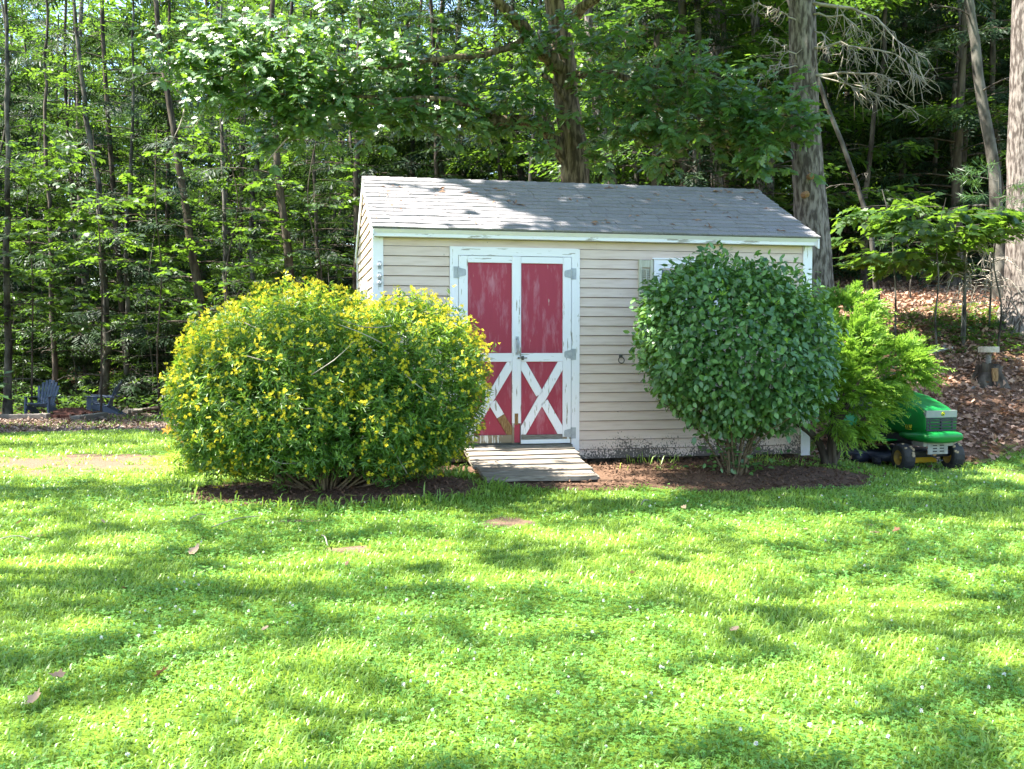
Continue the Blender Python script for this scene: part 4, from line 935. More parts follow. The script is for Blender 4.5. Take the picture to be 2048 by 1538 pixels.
# far-off wood that reads as one mass
n = 36000; x = rng.uniform(-52, 52, n); y = rng.uniform(66, 88, n); top = 26 + 5 * nz(x, y * 0, .35, 61) + 3 * nz(x, y * 0, 1.1, 62)
z = terrain(x, y) + 32 * rng.random(n); kk = (z < top + rng.normal(0, 2, n)); x, y, z = x[kk], y[kk], z[kk]; n = len(x)
g2 = np.random.default_rng(5); sv, sf = spray(g2, 6, 1.3, .62)
V, Fc = scatter(sv, sf, np.stack([x, y, z], -1), frames(rng.normal(0, 1, (n, 3)) * [1, 1, .3], rng.normal(0, .4, (n, 3)) + [0, 0, 1]), rng.uniform(.8, 1.5, n))
props(ob("far_wood", mesh("far_wood", V, Fc, M['leafA'], tint=rtint(n, len(sv)))), "hazy mass of green leaves closing the view far behind the trunks", "wood", kind="stuff")
tk = MB()
for q in range(70):
    xx, yy = rng.uniform(-50, 50), rng.uniform(64, 88); p = ground(xx, yy); tk.tube([p - [0, 0, .5], p + [rng.normal(0, .5), 0, 9], p + [rng.normal(0, 1), 0, 20]], [.28, .2, .08], 6)
props(tk.make("far_trunks", M['barkdark'], None, True), "thin distant trunks standing in the far wood", "wood", kind="stuff")

# ------------------------------------------------------------------ yellow flowering shrub
rng = np.random.default_rng(41)
yb = ground(YB[0], YB[1]); ysh = thing("flowering_shrub", "large rounded shrub covered in small yellow flowers left of the red doors", "shrub", yb)
def in_px_outline(px, py, pts):
    "1 inside a closed outline of photo points"
    ins = np.zeros(len(px), bool); m = len(pts)
    for i in range(m):
        (x1, y1), (x2, y2) = pts[i], pts[(i + 1) % m]
        c = ((y1 > py) != (y2 > py)) & (px < (x2 - x1) * (py - y1) / (y2 - y1 + 1e-9) + x1); ins ^= c
    return ins
# volume: three overlapping domes (centre, radii) in metres relative to the foot
DOM = [((-.24, .0, .98), (1.18, .96, .95)), ((.72, -.05, .95), (.84, .85, .88)), ((-.88, -.05, .80), (.64, .70, .80)), ((.1, -.1, .62), (1.30, .85, .60))]
def shell(n, dom, rng, lo=.9, hi=1.03, cut=.93):
    out, nor = [], []
    area = np.array([r[0] * r[1] + r[0] * r[2] + r[1] * r[2] for _, r in dom]); k = rng.choice(len(dom), n, p=area / area.sum())
    d = nrm(rng.normal(0, 1, (n, 3))); C = np.array([c for c, _ in dom])[k]; Rr = np.array([r for _, r in dom])[k]
    P = C + d * Rr * rng.uniform(lo, hi, n)[:, None]; N = nrm(d / Rr); ok = np.ones(n, bool)
    for q, (c, r) in enumerate(dom):
        e = np.linalg.norm((P - np.array(c)) / np.array(r), axis=1); ok &= (k == q) | (e > cut)
    return P[ok], N[ok]
P, N = shell(9500, DOM, rng, .82, 1.03, .84); ok = (P[:, 2] > .10 + .12 * rng.random(len(P))) & ((N[:, 1] < .55)); P, N = P[ok], N[ok]
wob = 1 + .05 * nz(P[:, 0] * 3 + P[:, 2] * 2, P[:, 1] * 3 + P[:, 2], 1.6, 42); ctr = np.array([0, 0, .8]); P = ctr + (P - ctr) * wob[:, None]
tips = P; nt_ = len(P)
ax = nrm(N * [1, 1, .8] + [0, 0, .55] + rng.normal(0, .28, (nt_, 3)))
long_ = rng.random(nt_) < .06; tips = tips + ax * np.where(long_, rng.uniform(.05, .16, nt_), 0)[:, None]
LV = []; nl = 15
f = rng.random((nt_, nl)); Lp = tips[:, None, :] - ax[:, None, :] * (f[..., None] * .26); side = nrm(np.cross(ax[:, None, :], rng.normal(0, 1, (nt_, nl, 3))))
ld = nrm(side * 1. + ax[:, None, :] * rng.uniform(.2, .9, (nt_, nl, 1))); ln_ = np.cross(ld, np.cross(ax[:, None, :], ld)) + rng.normal(0, .3, (nt_, nl, 3))
Lp, ld, ln_ = Lp.reshape(-1, 3), ld.reshape(-1, 3), ln_.reshape(-1, 3)
NV = np.array(RH_V) * [1, .40, 1.2]
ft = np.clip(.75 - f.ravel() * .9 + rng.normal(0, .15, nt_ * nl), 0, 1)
V, Fc = scatter(NV, RH_F, Lp, frames(ld, ln_), rng.uniform(.05, .085, len(Lp)))
# inner, sparser leaves
n = 15000; d = nrm(rng.normal(0, 1, (n, 3))); k = rng.integers(0, 4, n); Pi = np.array([DOM[a][0] for a in k]) + d * np.array([DOM[a][1] for a in k]) * (rng.random(n) ** .5 * .92)[:, None]; Pi = Pi[Pi[:, 2] > .22]
V2, F2 = scatter(NV, RH_F, Pi, frames(rng.normal(0, 1, (len(Pi), 3)), rng.normal(0, .6, (len(Pi), 3)) + [0, 0, 1]), rng.uniform(.08, .13, len(Pi)))
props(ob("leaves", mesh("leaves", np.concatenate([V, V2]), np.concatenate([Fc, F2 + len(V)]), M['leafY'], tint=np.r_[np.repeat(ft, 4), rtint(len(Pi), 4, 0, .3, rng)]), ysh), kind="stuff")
b = MB()
for q in range(150):
    a = rng.uniform(0, 2 * PI); r = rng.random() ** .5; e = np.array([math.cos(a) * 1.2 * r, math.sin(a) * .7 * r, rng.uniform(.5, 1.5)]); s0 = np.array([e[0] * .28, e[1] * .4, -.02]); m = (s0 + e) / 2 + [e[0] * .15, e[1] * .15, -.12]
    b.tube(spline([s0, m, e], 6), np.linspace(.013, .004, 6), 4, False)
b.make("stem", M['stem'], ysh, True)["kind"] = "stuff"
for q in range(14):                                 # bare dead twigs among the leaves
    i = rng.choice(np.where((P[:, 1] < -.4))[0]); a = tips[i] + [0, -.04, 0]; d = np.array([rng.normal(0, .8), -.1, rng.normal(0, .35)]); b = MB(); b.tube(spline([a, a + d * .15 + rng.normal(0, .02, 3), a + d * .32 + rng.normal(0, .03, 3)], 5), [.005, .005, .004, .003, .002], 4); b.make("dead_twig", M['deadtwig'], ysh, True)
def blossom(rng, n=5, r=.019):
    V, Fc = [], []
    for k in range(n):
        a = 2 * PI * k / n; c, s = math.cos(a), math.sin(a); p = [(.002, 0, 0), (.6 * r, .32 * r, .30 * r), (r, 0, .25 * r), (.6 * r, -.32 * r, .30 * r)]
        b0 = len(V); V += [(x * c - y * s, x * s + y * c, z) for x, y, z in p]; Fc += [(b0, b0 + 2, b0 + 1), (b0, b0 + 3, b0 + 2)]
    return np.array(V), np.array(Fc)
bv, bf = blossom(rng); clus = []
for k in range(5):
    g2 = np.random.default_rng(k); m = [3, 4, 5, 6, 8][k]
    pos = np.c_[g2.normal(0, .017, (m, 2)), g2.uniform(-.004, .022, m)]
    V, Fc = scatter(bv, bf, pos, frames(g2.normal(0, 1, (m, 3)), g2.normal(0, .5, (m, 3)) + [0, 0, 1]), g2.uniform(.7, 1.15, m)); clus.append((V, Fc, mesh("flower_cluster", V, Fc, M['petal'], tint=rtint(m, len(bv), 0, 1, g2))))
pf = np.clip(.33 + .52 * ss(.5, 1.75, tips[:, 2]), 0, .9); fl = np.where(rng.random(nt_) < pf)[0]
yd = tips[fl, 1] - .3 * tips[fl, 2]; order = fl[np.argsort(yd)]; ck = rng.integers(0, 5, nt_); cs = rng.uniform(.62, 1.08, nt_)
Rf = frames(rng.normal(0, 1, (nt_, 3)), ax + [0, -.15, .3] + rng.normal(0, .2, (nt_, 3)))
for q in order[:300]: ob("flower_cluster", clus[ck[q]][2], ysh, tips[q] + ax[q] * .03, Matrix(Rf[q].tolist()).to_euler(), cs[q])
Vs, Fs, ts, n0 = [], [], [], 0
for q in order[300:]:
    V, Fc, _ = clus[ck[q]]; Vs.append((V * cs[q]) @ Rf[q].T + tips[q] + ax[q] * .03); Fs.append(Fc + n0); n0 += len(V); ts.append(np.full(len(V), rng.random()))
props(ob("flowers", mesh("flowers", np.concatenate(Vs), np.concatenate(Fs), M['petal'], tint=np.concatenate(ts)), ysh), kind="stuff")

# ------------------------------------------------------------------ round broad leaved shrub in front of the window
rng = np.random.default_rng(52)
vb = ground(VB[0], VB[1]); vsh = thing("round_shrub", "ball shaped shrub of broad dark green leaves on many stems in front of the window", "shrub", vb)
VD = [((-.02, 0, 1.38), (1.0, .93, .88)), ((.08, -.05, 1.15), (.90, .88, .76)), ((-.18, 0, 1.6), (.76, .75, .66))]
P, N = shell(31000, VD, rng, .68, 1.03, .70); ok = (N[:, 1] < .6); P, N = P[ok], N[ok]
P = np.array([0, 0, 1.3]) + (P - [0, 0, 1.3]) * (1 + .06 * nz(P[:, 0] * 2.5 + P[:, 2], P[:, 1] * 2 + P[:, 2] * 2, 2., 53) + .045 * nz(P[:, 0] * 6, P[:, 2] * 6 + P[:, 1] * 4, 1.3, 54))[:, None]
ok = (nz(P[:, 0] * 5, P[:, 2] * 5, 1.4, 55) > -.95) | (rng.random(len(P)) < .3); P, N = P[ok], N[ok]
st_ = rng.random(len(P)) < .02; P = P + N * np.where(st_, rng.uniform(.03, .14, len(P)), rng.normal(0, .025, len(P)))[:, None]
n = len(P); ld = nrm(N * .55 + [0, 0, -.35] + rng.normal(0, .62, (n, 3))); ln_ = N * .75 + [0, -.1, .85] + rng.normal(0, .48, (n, 3)); sc = rng.uniform(.045, .098, n)
# young tufts and low suckers
m = 240; low = np.c_[rng.normal(0, .20, m), rng.normal(-.05, .18, m), rng.uniform(.03, .5, m)]
P = np.r_[P, low]; ld = np.r_[ld, nrm(rng.normal(0, 1, (m, 3)) * [1, 1, .4])]; ln_ = np.r_[ln_, rng.normal(0, .4, (m, 3)) + [0, 0, 1]]; sc = np.r_[sc, rng.uniform(.05, .085, m)]; n = len(P)
tn = np.clip(rng.normal(.42, .27, n), 0, 1); young = rng.random(n) < .06; tn[young] = 1.
Rf = frames(ld, ln_); vis = np.argsort(P[:, 1] + 0.0 * P[:, 2] - .6 * sc * 8 + rng.normal(0, .25, n))
pick = vis[:300]; msk = np.ones(n, bool); msk[pick] = False
lm = [mesh("leaf", np.array(OV_V) * [1, 1.05, 1], OV_F, M['leafV'], True, tint=np.full(8, t_)) for t_ in (.15, .4, .6, 1.)]
for q in pick: ob("leaf", lm[int(min(tn[q], .99) * 4)], vsh, P[q], Matrix(Rf[q].tolist()).to_euler(), sc[q])
V, Fc = scatter(np.array(OV_V) * [1, 1.05, 1], OV_F, P[msk], Rf[msk], sc[msk])
props(ob("leaves", mesh("leaves", V, Fc, M['leafV'], True, tint=np.repeat(tn[msk], 8)), vsh), kind="stuff")
m = 170; i = rng.choice(n - 240, m); tv = np.array([(0, 0, 0), (.5, .1, 0), (1, 0, .05), (.5, -.1, 0)]); pos = np.repeat(P[i] + nrm(N[i] if len(N) > max(i) else P[i]) * .03, 4, 0)
V, Fc = scatter(tv, RH_F, pos, frames(nrm(rng.normal(0, .6, (m * 4, 3)) + [0, -.3, 1]), rng.normal(0, 1, (m * 4, 3))), rng.uniform(.05, .085, m * 4))
props(ob("young_shoots", mesh("young_shoots", V, Fc, M['leafJ'], tint=np.full(len(V), .9)), vsh), kind="stuff")
b = MB()
for q in range(24):
    a = rng.uniform(0, 2 * PI); r = rng.uniform(.15, 1.0); e = np.array([math.cos(a) * r, math.sin(a) * r * .8, rng.uniform(.6, 1.2)]); s0 = np.array([math.cos(a) * .13 * rng.random() ** .5, math.sin(a) * .12, -.02])
    b.tube(spline([s0, s0 * .6 + e * .4 + [-e[0] * .06, 0, .1], e], 7), np.linspace(rng.uniform(.008, .018), .005, 7), 5, False)
b.make("stem", M['stem'], vsh, True)["kind"] = "stuff"
b = MB()
for q in range(26):
    i = rng.integers(len(N)); b.tube([P[i] - N[i] * .15, P[i] + N[i] * .12 + [0, 0, .05]], [.004, .002], 4)
b.make("twig", M['deadtwig'], vsh)["kind"] = "stuff"

# ------------------------------------------------------------------ golden juniper
def juniper(name, label, base, lobes, npl, seed, trunk):
    rng = np.random.default_rng(seed); t = thing(name, label, "shrub", base); npl = int(npl * 1.5)
    P, N = shell(npl, lobes, rng, .55, 1.0); n = len(P)
    ax = nrm(N * .8 + [.45, -.1, .30] + rng.normal(0, .25, (n, 3))); L = rng.uniform(.16, .34, n)
    nn = 34; s = np.tile(np.linspace(0.02, 1, nn), (n, 1)); sg = np.where(np.arange(nn) % 2, 1., -1.)
    side = nrm(np.cross(ax, [0, 0, 1.] + rng.normal(0, .4, (n, 3)))); upv = np.cross(side, ax)
    pp = P[:, None, :] + ax[:, None, :] * (s * L[:, None])[..., None] - np.array([0, 0, 1]) * (.25 * s ** 2 * L[:, None])[..., None]
    dd = nrm(ax[:, None, :] * .9 + side[:, None, :] * (sg * .75)[None, :, None] + rng.normal(0, .28, (n, nn, 3)) - np.array([0, 0, .25]) * s[..., None])
    sc = (.105 * (1.15 - .75 * s) * rng.uniform(.7, 1.2, (n, nn))).ravel()
    lv = np.array([(0, 0, 0), (.5, .11, .02), (1, 0, -.05), (.5, -.11, .02)])
    V, Fc = scatter(lv, RH_F, pp.reshape(-1, 3), frames(dd.reshape(-1, 3), np.repeat(upv, nn, 0) + rng.normal(0, .4, (n * nn, 3))), sc)
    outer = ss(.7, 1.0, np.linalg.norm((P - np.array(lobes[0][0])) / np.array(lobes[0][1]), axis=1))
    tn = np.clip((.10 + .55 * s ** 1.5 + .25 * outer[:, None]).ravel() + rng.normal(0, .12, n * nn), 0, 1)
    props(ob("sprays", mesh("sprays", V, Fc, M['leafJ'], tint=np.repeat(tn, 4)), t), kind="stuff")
    b = MB()
    for pts, r in trunk: b.tube(spline(pts, 12) , np.linspace(r, r * .35, 12), 8)
    b.make("trunk", M['barkdark'], t, True)
    return t
jb = ground(*P3(1655, 925, 11.5)[:2])
J = lambda px, py, D: P3(px, py, D) - jb
juniper("golden_juniper", "golden juniper with feathery yellow green sprays arching over the mower", jb,
        [(J(1722, 752, 11.45), (.46, .45, .42)), (J(1785, 735, 11.45), (.36, .34, .24)), (J(1700, 705, 11.5), (.36, .4, .34)), (J(1690, 815, 11.3), (.28, .34, .2)), (J(1690, 790, 11.3), (.38, .4, .45)), (J(1655, 740, 11.6), (.3, .35, .4))], 1150, 61,
        [([np.array([0, 0, -.05]), J(1635, 880, 11.5), J(1600, 850, 11.45), J(1530, 800, 11.4)], .05), ([np.array([0.05, 0, -.05]), J(1665, 870, 11.5), J(1690, 820, 11.5), J(1720, 760, 11.5)], .06), ([np.array([.08, -.02, -.03]), J(1668, 900, 11.4), J(1670, 850, 11.4), J(1690, 780, 11.4)], .03), ([np.array([.05, 0, 0]), J(1700, 870, 11.5), J(1740, 820, 11.5)], .035)])
jb2 = ground(*P3(1665, 900, 12.4)[:2]); J2 = lambda px, py, D: P3(px, py, D) - jb2
juniper("golden_juniper", "upright golden juniper top showing above the other one beside the pine trunk", jb2, [(J2(1690, 632, 12.3), (.30, .32, .24)), (J2(1668, 700, 12.3), (.34, .35, .4)), (J2(1720, 610, 12.3), (.17, .2, .12))], 330, 62,
        [([np.array([0, 0, -.05]), J2(1668, 800, 12.4), J2(1680, 640, 12.3)], .05)])

# ------------------------------------------------------------------ daylily at the left foot of the yellow shrub
rng = np.random.default_rng(66); lb = G(395, 950); lb[2] = terrain(lb[0], lb[1])
lily = thing("daylily", "clump of arching strap leaves with orange flowers at the left foot of the yellow shrub", "plant", lb)
Vs, Fs, n0 = [], [], 0
for q in range(85):
    a = rng.normal(PI * 1.05, .9); L = rng.uniform(.35, .75); h = rng.uniform(.18, .42); s = np.linspace(0, 1, 7); d = np.array([math.cos(a), math.sin(a) * .8, 0])
    p0 = rng.normal(0, .10, 3) * [1, 1, 0]; P_ = p0 + s[:, None] * d * L * .8 + np.outer(h * 4 * s * (1 - s * .82) * .55 , [0, 0, 1]); w = .011 * (1 - s ** 3) ; pr = np.array([-d[1], d[0], .3])
    V = np.stack([P_ - pr * w[:, None], P_ + pr * w[:, None]], 1).reshape(-1, 3); Fs.append(np.array([(2 * i, 2 * i + 1, 2 * i + 3, 2 * i + 2) for i in range(6)]) + n0); Vs.append(V); n0 += len(V)
ob("leaves", mesh("leaves", np.concatenate(Vs), np.concatenate(Fs), M['grass'], tint=rtint(85, 14, 0, .5, rng)), lily)["kind"] = "stuff"
for px, py, az in ((336, 862, .4), (358, 881, -.3), (352, 830, .8)):
    p = P3(px, py, lb[1] - .05) - lb; b = MB(); b.tube(spline([[0, 0, 0], [p[0] * .4, p[1] * .4, p[2] * .7], p], 8), .004, 5); b.make("flower_stalk", M['stem'], lily)
    pv = [(0, 0, 0), (.5, .22, .35), (1, 0, .30), (.5, -.22, .35)]; m = 6
    dd = np.array([[math.cos(k * PI / 3), math.sin(k * PI / 3), 0] for k in range(m)]); V, Fc = scatter(pv, RH_F, np.zeros((m, 3)), frames(dd, np.tile([0, 0, 1.], (m, 1))), np.full(m, .075))
    ob("flower", mesh("flower", V, Fc, M['lily'], tint=rtint(m, 4)), lily, p, (-1.0, .5 * az, az * 2))

# ------------------------------------------------------------------ ground cover
rng = np.random.default_rng(71)
def cand(n, D0, D1, rng):
    D = np.sqrt(rng.uniform(D0 ** 2, D1 ** 2, n)); hw = D * .535 + 1.3; return rng.uniform(-1, 1, n) * hw, D
def ramp_mask(x, y):
    u, v = shed_uv(x, y); return (u > .88 - .0) & (u < 2.30) & (v > -1.36) & (v < .1)
def shed_mask(x, y):
    u, v = shed_uv(x, y); return (u > -.03) & (u < SL + .03) & (v > -.03) & (v < SD)
BV = None
def blades(x, y, h, w, lean, az, tint, wid_dir=None):
    n = len(x); z = terrain(x, y); d = np.stack([np.cos(az), np.sin(az), 0 * az], -1); pr = np.stack([-np.sin(az + .5), np.cos(az + .5), 0 * az], -1)
    B = np.stack([x, y, z - .004], -1); up = np.array([0, 0, 1.])
    m = B + d * (h * lean * .38)[:, None] + up * (h * .62)[:, None]; t = B + d * (h * lean * 1.05)[:, None] + up * (h * (1.0 - .30 * np.clip(lean, 0, 1.6)))[:, None]
    V = np.stack([B - pr * w[:, None] * .5, B + pr * w[:, None] * .5, m - pr * w[:, None] * .45, m + pr * w[:, None] * .45, t], 1)
    Fc = (np.array([(0, 1, 3), (0, 3, 2), (2, 3, 4)])[None] + (np.arange(n) * 5)[:, None, None]).reshape(-1, 3)
    return V.reshape(-1, 3), Fc, np.repeat(tint, 5)
def lawn_ok(x, y, rng, thr=.5):
    so_, di, wo_ = cover(x, y); c = np.maximum(np.maximum(so_, di), wo_)
    return (rng.random(len(x)) > ss(.36, .66, np.maximum(np.maximum(so_, di * (.92 - .35 * (nz(x, y, 7, 14) > .1))), wo_))) & ~ramp_mask(x, y) & ~shed_mask(x, y)
def cloverness(x, y): return nz(x, y, 2.0, 31) + .5 * nz(x, y, 5, 32) + .35 * nz(x, y, 11, 38)
Vs, Fs, Ts, n0 = [], [], [], 0
for D0, D1, dens, hh_, ww in ((2.7, 5, 4000, .041, .0071), (5, 8, 2500, .042, .0083), (8, 12.5, 1250, .046, .0106), (12.5, 19, 420, .06, .0155), (19, 24, 200, .07, .022)):
    n = int(dens * (.535 * (D1 ** 2 - D0 ** 2) + 2.4 * (D1 - D0))); x, y = cand(n, D0, D1, rng); k = lawn_ok(x, y, rng) & (rng.random(n) > .55 * ss(-.1, .7, cloverness(x, y))); x, y = x[k], y[k]; n = len(x)
    u, v = shed_uv(x, y); tall = np.clip(1.15 * ss(-.28, .04, ell(x, y, YB + [.05, -.1], 1.5, .82)) + 1.2 * ss(.5, .1, np.abs(u - .72)) * ss(-1.7, -1.2, v) * (v < -.1), 0, 1.2) * rng.uniform(.3, 1, n)
    tall = np.maximum(tall, .6 * ss(.35, .0, np.hypot(x - 4.75, (y - 12.2) * .6) - .7) * rng.uniform(0, 1, n))
    h = hh_ * rng.uniform(.55, 1.35, n) * (1 + 1.7 * tall) * (1 + .25 * nz(x, y, 3, 33)); w = ww * rng.uniform(.6, 1.25, n) * (1 + .5 * tall)
    lean = np.abs(rng.normal(1.0, .45, n)); az = rng.uniform(0, 2 * PI, n) + .8 * nz(x, y, 4, 34)
    ti = np.clip(.5 + .28 * nz(x, y, 1.2, 35) + .15 * nz(x, y, 6, 36) + rng.normal(0, .2, n), 0, 1)
    V, Fc, tt = blades(x, y, h, w, lean, az, ti); Vs.append(V); Fs.append(Fc + n0); Ts.append(tt); n0 += len(V)
# a few coarse blades in the beds and beside the shed
x = np.r_[rng.uniform(-3.2, 4.6, 500)]; v = rng.uniform(-.75, -.08, 500); u = rng.uniform(2.5, 5.3, 500); q = np.array([shed_pt(a, c)[:2] for a, c in zip(u, v)]); cl_ = nz(q[:, 0], q[:, 1], 6, 37) > .45; q = q[cl_]; n = len(q)
V, Fc, tt = blades(q[:, 0], q[:, 1], rng.uniform(.06, .17, n), rng.uniform(.007, .011, n), np.abs(rng.normal(.8, .35, n)), rng.uniform(0, 6.28, n), rng.uniform(.3, 1, n)); Vs.append(V); Fs.append(Fc + n0); Ts.append(tt); n0 += len(V)
# grass tufts in the wood chips
for px, py, rr in ((870, 0, 0), (265, 838, .45), (190, 850, .5), (90, 855, .9), (330, 845, .35)):
    if rr == 0: continue
    c = G(px, py); n = 130; x, y = c[0] + rng.normal(0, rr, n), c[1] + rng.normal(0, rr * .8, n)
    V, Fc, tt = blades(x, y, rng.uniform(.06, .14, n), np.full(n, .02), np.abs(rng.normal(.6, .3, n)), rng.uniform(0, 6.28, n), rng.uniform(.2, .8, n)); Vs.append(V); Fs.append(Fc + n0); Ts.append(tt); n0 += len(V)
props(ob("grass", mesh("grass", np.concatenate(Vs), np.concatenate(Fs), M['grass'], tint=np.concatenate(Ts))), "bright green mown lawn grass around the shed beds", "grass", kind="stuff")
Vs, Fs, n0, N_ = [], [], 0, 0; g2 = np.random.default_rng(72)
tri = []
lf = np.array([(0, 0, 0), (.55, .46, .06), (1, 0.0, .0), (.55, -.46, .06)])
cv, cf = scatter(lf, RH_F, np.zeros((3, 3)), frames(np.array([[math.cos(a), math.sin(a), -.05] for a in (0, 2.1, 4.2)]), np.tile([0, 0, 1.], (3, 1))), np.ones(3))
P_, S_ = [], []
for D0, D1, dens, sz in ((2.7, 6, 2400, .0108), (6, 10, 1200, .0140), (10, 14, 360, .019)):
    n = int(dens * (.535 * (D1 ** 2 - D0 ** 2) + 2.4 * (D1 - D0))); x, y = cand(n, D0, D1, rng); k = lawn_ok(x, y, rng) & (rng.random(n) < ss(-.45, .4, cloverness(x, y)) * .95 + .05); x, y = x[k], y[k]
    P_.append(np.stack([x, y, terrain(x, y) + rng.uniform(.018, .052, len(x))], -1)); S_.append(sz * rng.uniform(.7, 1.25, len(x)))
P_ = np.concatenate(P_); S_ = np.concatenate(S_); n = len(P_)
V, Fc = scatter(cv, cf, P_, frames(rng.normal(0, 1, (n, 3)) * [1, 1, .15], rng.normal(0, .3, (n, 3)) + [0, 0, 1]), S_)
props(ob("clover", mesh("clover", V, Fc, M['clover'], tint=rtint(n, 12, 0, 1, rng))), "patches of low clover leaves mixed into the lawn", "clover", kind="stuff")
# white clover heads
hv = []; m = 22
hd = nrm(rng.normal(0, 1, (m, 3)) + [0, 0, .4]); hv, hf = scatter([(0, 0, 0), (.6, .22, 0), (1, 0, 0), (.6, -.22, 0)], RH_F, np.zeros((m, 3)), frames(hd, rng.normal(0, 1, (m, 3))), np.full(m, 1.))
n = 650; x, y = cand(n, 2.9, 12.5, rng); x2, y2 = cand(260, 2.9, 6, rng); x, y = np.r_[x, x2], np.r_[y, y2]; n = len(x); k = lawn_ok(x, y, rng) & (rng.random(n) < ss(-.5, .6, cloverness(x, y))); x, y = x[k], y[k]; n = len(x)
V, Fc = scatter(hv, hf, np.stack([x, y, terrain(x, y) + rng.uniform(.045, .075, n)], -1), frames(rng.normal(0, 1, (n, 3)) * [1, 1, .1], np.tile([0, 0, 1.], (n, 1)) + rng.normal(0, .2, (n, 3))), rng.uniform(.006, .0105, n))
props(ob("clover_blossoms", mesh("clover_blossoms", V, Fc, M['cflower'], tint=rtint(n, len(hv), 0, 1, rng))), "small white clover blossoms dotted over the lawn", "clover", kind="stuff")
# leaf litter, wood chips, bark mulch
def flakes(name, label, m, x, y, s0, s1, lift, tilt, shape=RH_V, wd=1.2):
    n = len(x); V, Fc = scatter(np.array(shape) * [1, wd, 1.6], RH_F, np.stack([x, y, terrain(x, y) + rng.uniform(.002, lift, n)], -1), frames(rng.normal(0, 1, (n, 3)) * [1, 1, tilt], rng.normal(0, tilt, (n, 3)) + [0, 0, 1]), rng.uniform(s0, s1, n))
    props(ob(name, mesh(name, V, Fc, M[m], tint=np.repeat(np.clip(rng.beta(1.6, 1.8, n), 0, 1), 4))), label, "ground litter", kind="stuff")
n = 60000; x, y = rng.uniform(3.4, 15, n), rng.uniform(12.3, 26, n); k = (cover(x, y)[2] > .5 + .12 * rng.normal(0, 1, n)) & (x < y * .56 + .8) & (rng.random(n) < 1.3 - .03 * (y - 12) * 1.8); x, y = x[k], y[k]
flakes("leaf_litter", "brown dead leaves covering the bank at the right", "litter", x, y, .05, .12, .05, .5)
n = 42000; x, y = rng.uniform(-17, -1.5, n), rng.uniform(17, 31, n); k = (cover(x, y)[2] > .5 + .15 * rng.normal(0, 1, n)) & (x > -y * .56 - 1); x, y = x[k], y[k]
flakes("wood_chips", "grey brown wood chips spread before the blue chairs", "chip", x, y, .05, .14, .04, .35, wd=.7)
n = 26000; x, y = rng.uniform(-3.8, 5.5, n), rng.uniform(8.4, 12.5, n); k = (cover(x, y)[0] > .55 + .1 * rng.normal(0, 1, n)) & ~shed_mask(x, y) & ~ramp_mask(x, y); x, y = x[k], y[k]
flakes("bark_mulch", "dark bark mulch in the shrub beds", "mulch", x, y, .02, .06, .025, .5, wd=.8)
# low green weeds on the bank
n = 700; c = [G(1870, 665), G(1930, 650), G(1985, 655), G(2030, 645), G(1900, 690), G(1840, 660), G(2020, 700), G(1950, 670), G(1990, 640)]; k = rng.integers(0, len(c), n); q = np.array(c)[k] + rng.normal(0, .38, (n, 3)) * [1.3, 1, 0]
sv, sf = spray(g2, 5, .12, .075); V, Fc = scatter(sv, sf, np.c_[q[:, :2], terrain(q[:, 0], q[:, 1]) + rng.uniform(.02, .16, n)], frames(rng.normal(0, 1, (n, 3)) * [1, 1, .2], rng.normal(0, .3, (n, 3)) + [0, 0, 1]), rng.uniform(.6, 1.2, n))
props(ob("weeds", mesh("weeds", V, Fc, M['leafA'], tint=rtint(n, len(sv), .3, 1, rng))), "low green weeds growing through the leaf litter on the bank", "weeds", kind="stuff")
n = 900; q = np.c_[rng.uniform(-16, -3, n), rng.uniform(28, 33, n)]; V, Fc = scatter(sv, sf, np.c_[q, terrain(q[:, 0], q[:, 1]) + rng.uniform(.05, .6, n)], frames(rng.normal(0, 1, (n, 3)) * [1, 1, .2], rng.normal(0, .3, (n, 3)) + [0, 0, 1]), rng.uniform(1.2, 2.4, n))
props(ob("undergrowth", mesh("undergrowth", V, Fc, M['leafB'], tint=rtint(n, len(sv), .2, 1, rng))), "low green undergrowth behind the blue chairs", "undergrowth", kind="stuff")
# single fallen leaves and twigs lying on the lawn
FL = [(32, 1062, .09, "pale tan fallen leaf on the grass at the left photo edge"), (75, 1087, .10, "whitish fallen leaf on the lawn near the left edge"), (210, 1060, .07, "small curled brown leaf on the lawn in front of the daylily"), (390, 1110, .13, "wide brown fallen leaf on the lawn left of the bare soil patch"), (247, 1192, .09, "dark curled leaf in the grass at left"),
      (523, 1282, .06, "rust red leaf standing in the clover"), (335, 1363, .10, "dark folded leaf in the grass at lower left"), (127, 1377, .08, "tan curled leaf in the clover at lower left"), (76, 1424, .085, "pale round leaf in the clover near the lower left corner"), (690, 1147, .055, "small brown leaf just below the bare soil patch"),
      (1047, 1166, .10, "brown oak leaf with a stalk in the middle of the lawn"), (998, 1217, .06, "small pale leaf below the oak leaf in mid lawn"), (1260, 1163, .05, "little pinkish leaf right of mid lawn"), (1604, 1072, .12, "pale pink fallen leaf in front of the round shrub's bed"), (1735, 1063, .08, "grey leaf, farther of the pair on the right lawn"), (1740, 1078, .09, "brown leaf, nearer of the pair on the right lawn"), (1800, 1072, .09, "dark brown leaf on the lawn right of the pair"), (1565, 1002, .10, "pale leaf on the grass edge of the round shrub's bed"), (1365, 1024, .06, "thin brown leaf on the lawn before the bed"), (1460, 1283, .09, "flat tan leaf on the right lawn"), (1020, 1004, .08, "light leaf lying at the foot of the ramp"), (1948, 935, .09, "dark leaf beside the mower's right front wheel")]
rl = np.random.default_rng(15)
